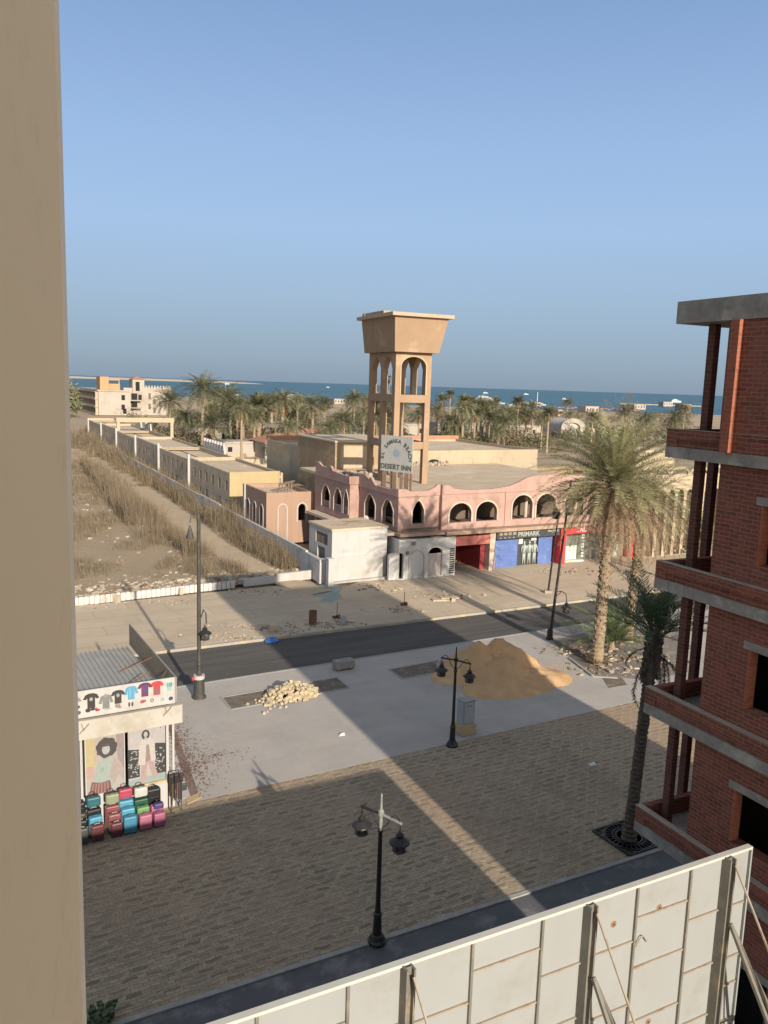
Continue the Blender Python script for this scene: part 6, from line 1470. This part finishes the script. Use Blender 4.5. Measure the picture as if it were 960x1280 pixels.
x0_,z1_ = FH.pf(158,474,3); x1_,_ = FH.pf(180,474,3)
m = MB(); m.box(x0_-1,x0_+2.0,3,8,0,z1_-3); m.box(x0_+2.02,x1_,2.5,9,0,z1_); tw_ = m.build('stair_tower', M['hotelwhite'], t)
m = MB(); m.add([(x0_+1.8,2.3,z1_),(x1_+.3,2.3,z1_),(x1_+.3,9.2,z1_),(x0_+1.8,9.2,z1_),((x0_+x1_)/2+1,5.7,z1_+1.2)],[(0,1,4),(1,2,4),(2,3,4),(3,0,4)]); m.build('roof', M['terracotta'], tw_)
for px,py,a,b in ((172,483,.7,1.6),(168,496,1.0,1.2),(168,507,1.0,1.2),(175,497,.6,1.0)):
    x,z = FH.pf(px,py,2.5); m = MB(); m.box(x-a,x+a,2.42,2.49,z-b,z+b); m.build('window', M['dark'], tw_)
m = MB(); m.box(x0_+.5,x1_-1.5,.5,2.48,ztop*.62,ztop*.66); m.box(x0_+.5,x1_-1.5,.5,2.48,ztop*.30,ztop*.34); m.build('terrace', M['hotelwhite'], tw_)
x2_,z2_ = FH.pf(212,489,4)
m = MB(); m.box(x1_+.05,x2_,4,12,0,FH.pf(190,487,4)[1]); ew = m.build('east_wing', M['hotelwhite'], t)
m = MB(); ze = FH.pf(190,487,4)[1]
for k in range(9): x = x1_+.3+k*(x2_-x1_)/9; m.box(x,x+1.2,4,4.4,ze+.01,ze+.8); m.box(x+.35,x+.85,4,4.4,ze+.82,ze+1.4)
m.build('merlons', M['hotelwhite'], ew)
for px,py in ((187,495),(187,508),(193,502),(193,513),(200,505)):
    x,z = FH.pf(px,py,4); m = MB(); m.box(x-.4,x+.4,3.9,3.98,z-1.0,z+1.0); m.build('window', M['shade'], ew)
# bungalows and small garden buildings
def bungalow(px,py,w,d,h,label,roof=None,mat='hotelwhite',th=28,wins=3,name='bungalow'):
    g = G(px,py); t = thing(name,label,'building',(g[0],g[1],0),rad(th)); m = MB(); m.box(-w/2,w/2,0,d,0,h); m.build('wall', M[mat], t)
    if roof == 'tile':
        m = MB(); m.add([(-w/2-.4,-.4,h),(w/2+.4,-.4,h),(w/2+.4,d+.4,h),(-w/2-.4,d+.4,h),(-w/4,d/2,h+1.4),(w/4,d/2,h+1.4)],[(0,1,5,4),(1,2,5),(2,3,4,5),(3,0,4)]); m.build('roof', M['terracotta'], t)
    else:
        m = MB(); m.box(-w/2-.15,w/2+.15,-.15,d+.15,h+.01,h+.35); m.build('roof', M['hotelwhite'] if mat != 'shade' else M['roof'], t)
    for k in range(wins): x = -w/2+w*(k+.5)/wins; m = MB(); m.box(x-.4,x+.4,-.05,-.004,h*.4,h*.75); m.build('window', M['dark'], t)
    return t
bungalow(378,574,14,8,3.0,'white garden bungalow with a faded terracotta roof behind the brownish palm','tile',wins=5)
bungalow(402,567,9,8,3.2,'white bungalow with a terracotta roof just left of the roof room','tile')
bungalow(328,571,18,5,2.4,'long low white terrace building among the palm trunks',None)
bungalow(260,556,10,5,3.0,'low white building behind the short star-shaped palm',None)
bungalow(362,507,16,8,6.0,'small cream house among the far palm crowns left of the tower',None,'cream',28,2,'house'); 
bungalow(300,548,12,7,3.2,'cream garden house between trunks right of the short star-shaped palm',None,'cream')
bungalow(436,556,14,8,3.2,'pale house between the palms left of the water tower',None)
bungalow(575,545,16,8,3.4,'pale low house behind the wide grey-green palm right of the tower',None)
bungalow(650,548,14,8,3.2,'pale garden house behind the cream hall, left of the vaulted building',None)
bungalow(505,548,14,8,3.4,'pale house seen between the tower legs',None)
t = thing('garden_terrace', 'dusty walled terrace with low curved kerbs among the palms', 'terrace', W2.w(9,38), W2.th)
m = MB()
for k in range(6): y = 4+k*9; m.box(0,13,y,y+.3,0,.9); m.tube([(0,y+1,.4),(3,y+3.2,.4),(8,y+4,.4),(13,y+2.5,.4)],.22,6)
m.build('kerbs', M['cream'], t); 
m = MB(); m.prism([(-1.5,-6),(16,-6),(16,62),(-1.5,62)],-.1,.06); m.build('paving', M['roof'], t)
# vaulted white building
g = G(716,548); t = thing('vaulted_building', 'white building with a rounded gable among the palms, in half shade', 'building', (g[0],g[1],0), rad(18))
k_ = g[1]/F; m = MB(); hw = 17*k_; hh = 15*k_
m.wall(arch(-hw,hw,0,hh*.9,hh*.75,16),[arch(-hw*.75,hw*.55,.2,hh*.9,hh*.4,12)],.6,'x',0); m.build('gable', M['hotelwhite'], t)
m = MB(); m.wall(arch(-hw+.4,hw-.4,0,hh*.88,hh*.70,16),[],12,'x',.62); m.build('hall', plain('grey_vault_plaster',(0.46,0.42,0.37),(0.40,0.36,0.32),0.3,0.9), t)
m = MB(); m.wall(arch(hw*.9,hw*1.5,0,hh*.6,hh*.35,12),[arch(hw*1.05,hw*1.35,.2,hh*.6,hh*.2,10)],.5,'x',-2); m.build('side_arch', M['hotelwhite'], t)
# ---------------------------------------------------------------- shore: low houses, parasols, boats, sandbar
for px,py,w,h,lb in ((283,500,60,5,'long cream beach building just under the sea horizon, left of the middle'),(425,505,30,4,'low white beach building above the palms left of the tower'),(640,524,70,3,'long brown beach wall below the yachts'),(672,508,18,4,'white beach kiosk right of the fan palm'),(740,516,40,5,'long white beach building above the big palm, left end'),(800,512,36,5,'white beach building over the crown of the big palm'),(835,508,30,6,'white beach house near the brick pier, by the water'),(858,516,26,8,'pinkish beach house next to the brick pier'),(700,520,14,4,'orange-roofed beach hut above the vaulted building')):
    g = G(px,py); bungalow(px,py,w*g[1]/F*.5,8,h*.75 if g[1] > 300 else h,lb,None,'hotelwhite' if 'white' in lb else ('cream' if 'cream' in lb else 'orange' if 'orange' in lb else 'salmon' if 'pink' in lb else 'olive'),25,4,'beach_building') if True else None
def parasol(px,py,label,first=[None]):
    g = G(px,py)
    if first[0] is None:
        t = thing('beach_parasol',label,'parasol',(g[0],g[1],0),0,'reed parasols along the beach'); first[0] = t
        m = MB(); m.tube([(0,0,0),(0,0,2.6)],.07,6); m.build('pole', M['wood'], t); m = MB(); m.lathe([(1.7,2.2),(1.0,2.6),(.1,3.1),(0,3.12)],10); m.build('canopy', M['terracotta'], t); return t
    return dup(first[0],(g[0],g[1],0),0,label)
for k in range(22):
    parasol(688+k*5.2+rnd.uniform(-1,1), 514+k*.15+rnd.uniform(-1.2,1.2), 'brown reed parasol in the row along the beach right of the yachts')
def yacht(px,py,wpx,label,Y=None,name='yacht',hd=0.0):
    if Y is None: g = G(px,py,-.5)
    else: q = at(px,py,Y); g = (q[0],Y,-.5)
    L = wpx*g[1]/F; t = thing(name,label,'boat',(g[0],g[1],-.5),rad(hd)); 
    m = MB(); h = L*.11
    out = [(-.5,-.10),(-.5,.10),(.15,.12),(.38,.07),(.5,0),(.38,-.07),(.15,-.12)]
    lo = [(x*L*.94,y*L*.8,0) for x,y in out]; hi = [(x*L,y*L,h*(1.0 if x < .3 else 1.35)) for x,y in out]; n = 7
    m.add(lo+hi,[tuple(range(n)),tuple(range(2*n-1,n-1,-1))]+[(i,i+n,(i+1)%n+n,(i+1)%n) for i in range(n)]); m.build('hull', M['boat'], t)
    m = MB(); m.prism([(-.42*L,-.085*L),(.18*L,-.085*L),(.26*L,0),(.18*L,.085*L),(-.42*L,.085*L)],h*1.02,h*1.75); c = m.build('cabin', M['boat'], t)
    m = MB(); m.box(-.38*L,.17*L,-.088*L,-.0855*L,h*1.25,h*1.55); m.box(-.38*L,.17*L,.0855*L,.088*L,h*1.25,h*1.55); m.build('window_band', M['boatglass'], c)
    m = MB(); m.prism([(-.32*L,-.07*L),(.06*L,-.07*L),(.12*L,0),(.06*L,.07*L),(-.32*L,.07*L)],h*1.77,h*2.3); m.box(-.34*L,.02*L,-.075*L,.075*L,h*2.32,h*2.42); m.build('flybridge', M['boat'], t)
    m = MB(); m.tube([(-.1*L,0,h*2.4),(-.12*L,0,h*3.3)],.006*L,5); m.build('mast', M['boat'], t)
    return t
yacht(607,502,26,'large white yacht moored at the shore right of the tower, the biggest one',hd=-10); yacht(626,505,11,'white motor yacht moored next to the biggest yacht',hd=15); yacht(640,508,11,'white motor boat behind the palms, right of two moored yachts',hd=5)
yacht(656,505,13,'white motor yacht just right of the leaning fan palm',hd=-8); yacht(677,507,11,'small white boat by the pale mast',hd=0); yacht(597,500,10,'white boat stern left of the biggest yacht',hd=40)
yacht(706,499.5,7,'small white boat under way off the beach'); yacht(845,503,14,'white boat moored close to the brick pier',hd=10); yacht(830,505,10,'small white boat among the moored ones at the right',hd=0)
yacht(607,489,6,'tiny distant ship on the horizon right of the tower',2200); yacht(658,490,6,'tiny distant white ship on the horizon above the fan palm',2200); yacht(284,477.5,6,'tiny distant white boat on the horizon above the left palms',2600); yacht(410,481.5,4,'tiny distant boat on the horizon left of the tower',2600)
for px,y0,y1,lb in ((671,510,490,'thin pale mast standing by the beach'),(282,500,479,'thin white mast rising over the left palms')):
    g = G(px,y0); t = thing('flag_mast',lb,'mast',(g[0],g[1],0)); m = MB(); m.tube([(0,0,0),(0,0,at(px,y1,g[1])[2])],[.35,.2],6); m.build('pole', M['boat'], t)
m = MB(); vs = []; n = 60
for i in range(n+1):
    s = i/n; x = -1650+1130*s; y = 3500+150*math.sin(s*3); hh = 9*math.sin(math.pi*min(1,s*1.02+.0))**.35*(1+.2*noise.noise(Vector((s*14,0,0)))); 
    vs += [(x,y-60,-.6),(x,y,max(0,hh)-.6),(x,y+80,-.6)]
m.add(vs,[(i*3+k,(i+1)*3+k,(i+1)*3+k+1,i*3+k+1) for i in range(n) for k in (0,1)]); structure('sandbar', m, plain('pale_sandbar',(0.48,0.40,0.31),(0.42,0.35,0.27),0.01,0.95))
t = thing('pier', 'low pale jetty running out into the sea at the right', 'jetty', (lambda g:(g[0],g[1],-.5))(G(775,505))); m = MB(); m.box(0,95,0,6,.4,1.3)
for k in range(10): m.box(k*10,k*10+1,1,5,-1,.398)
m.build('deck', M['hotelwhite'], t)
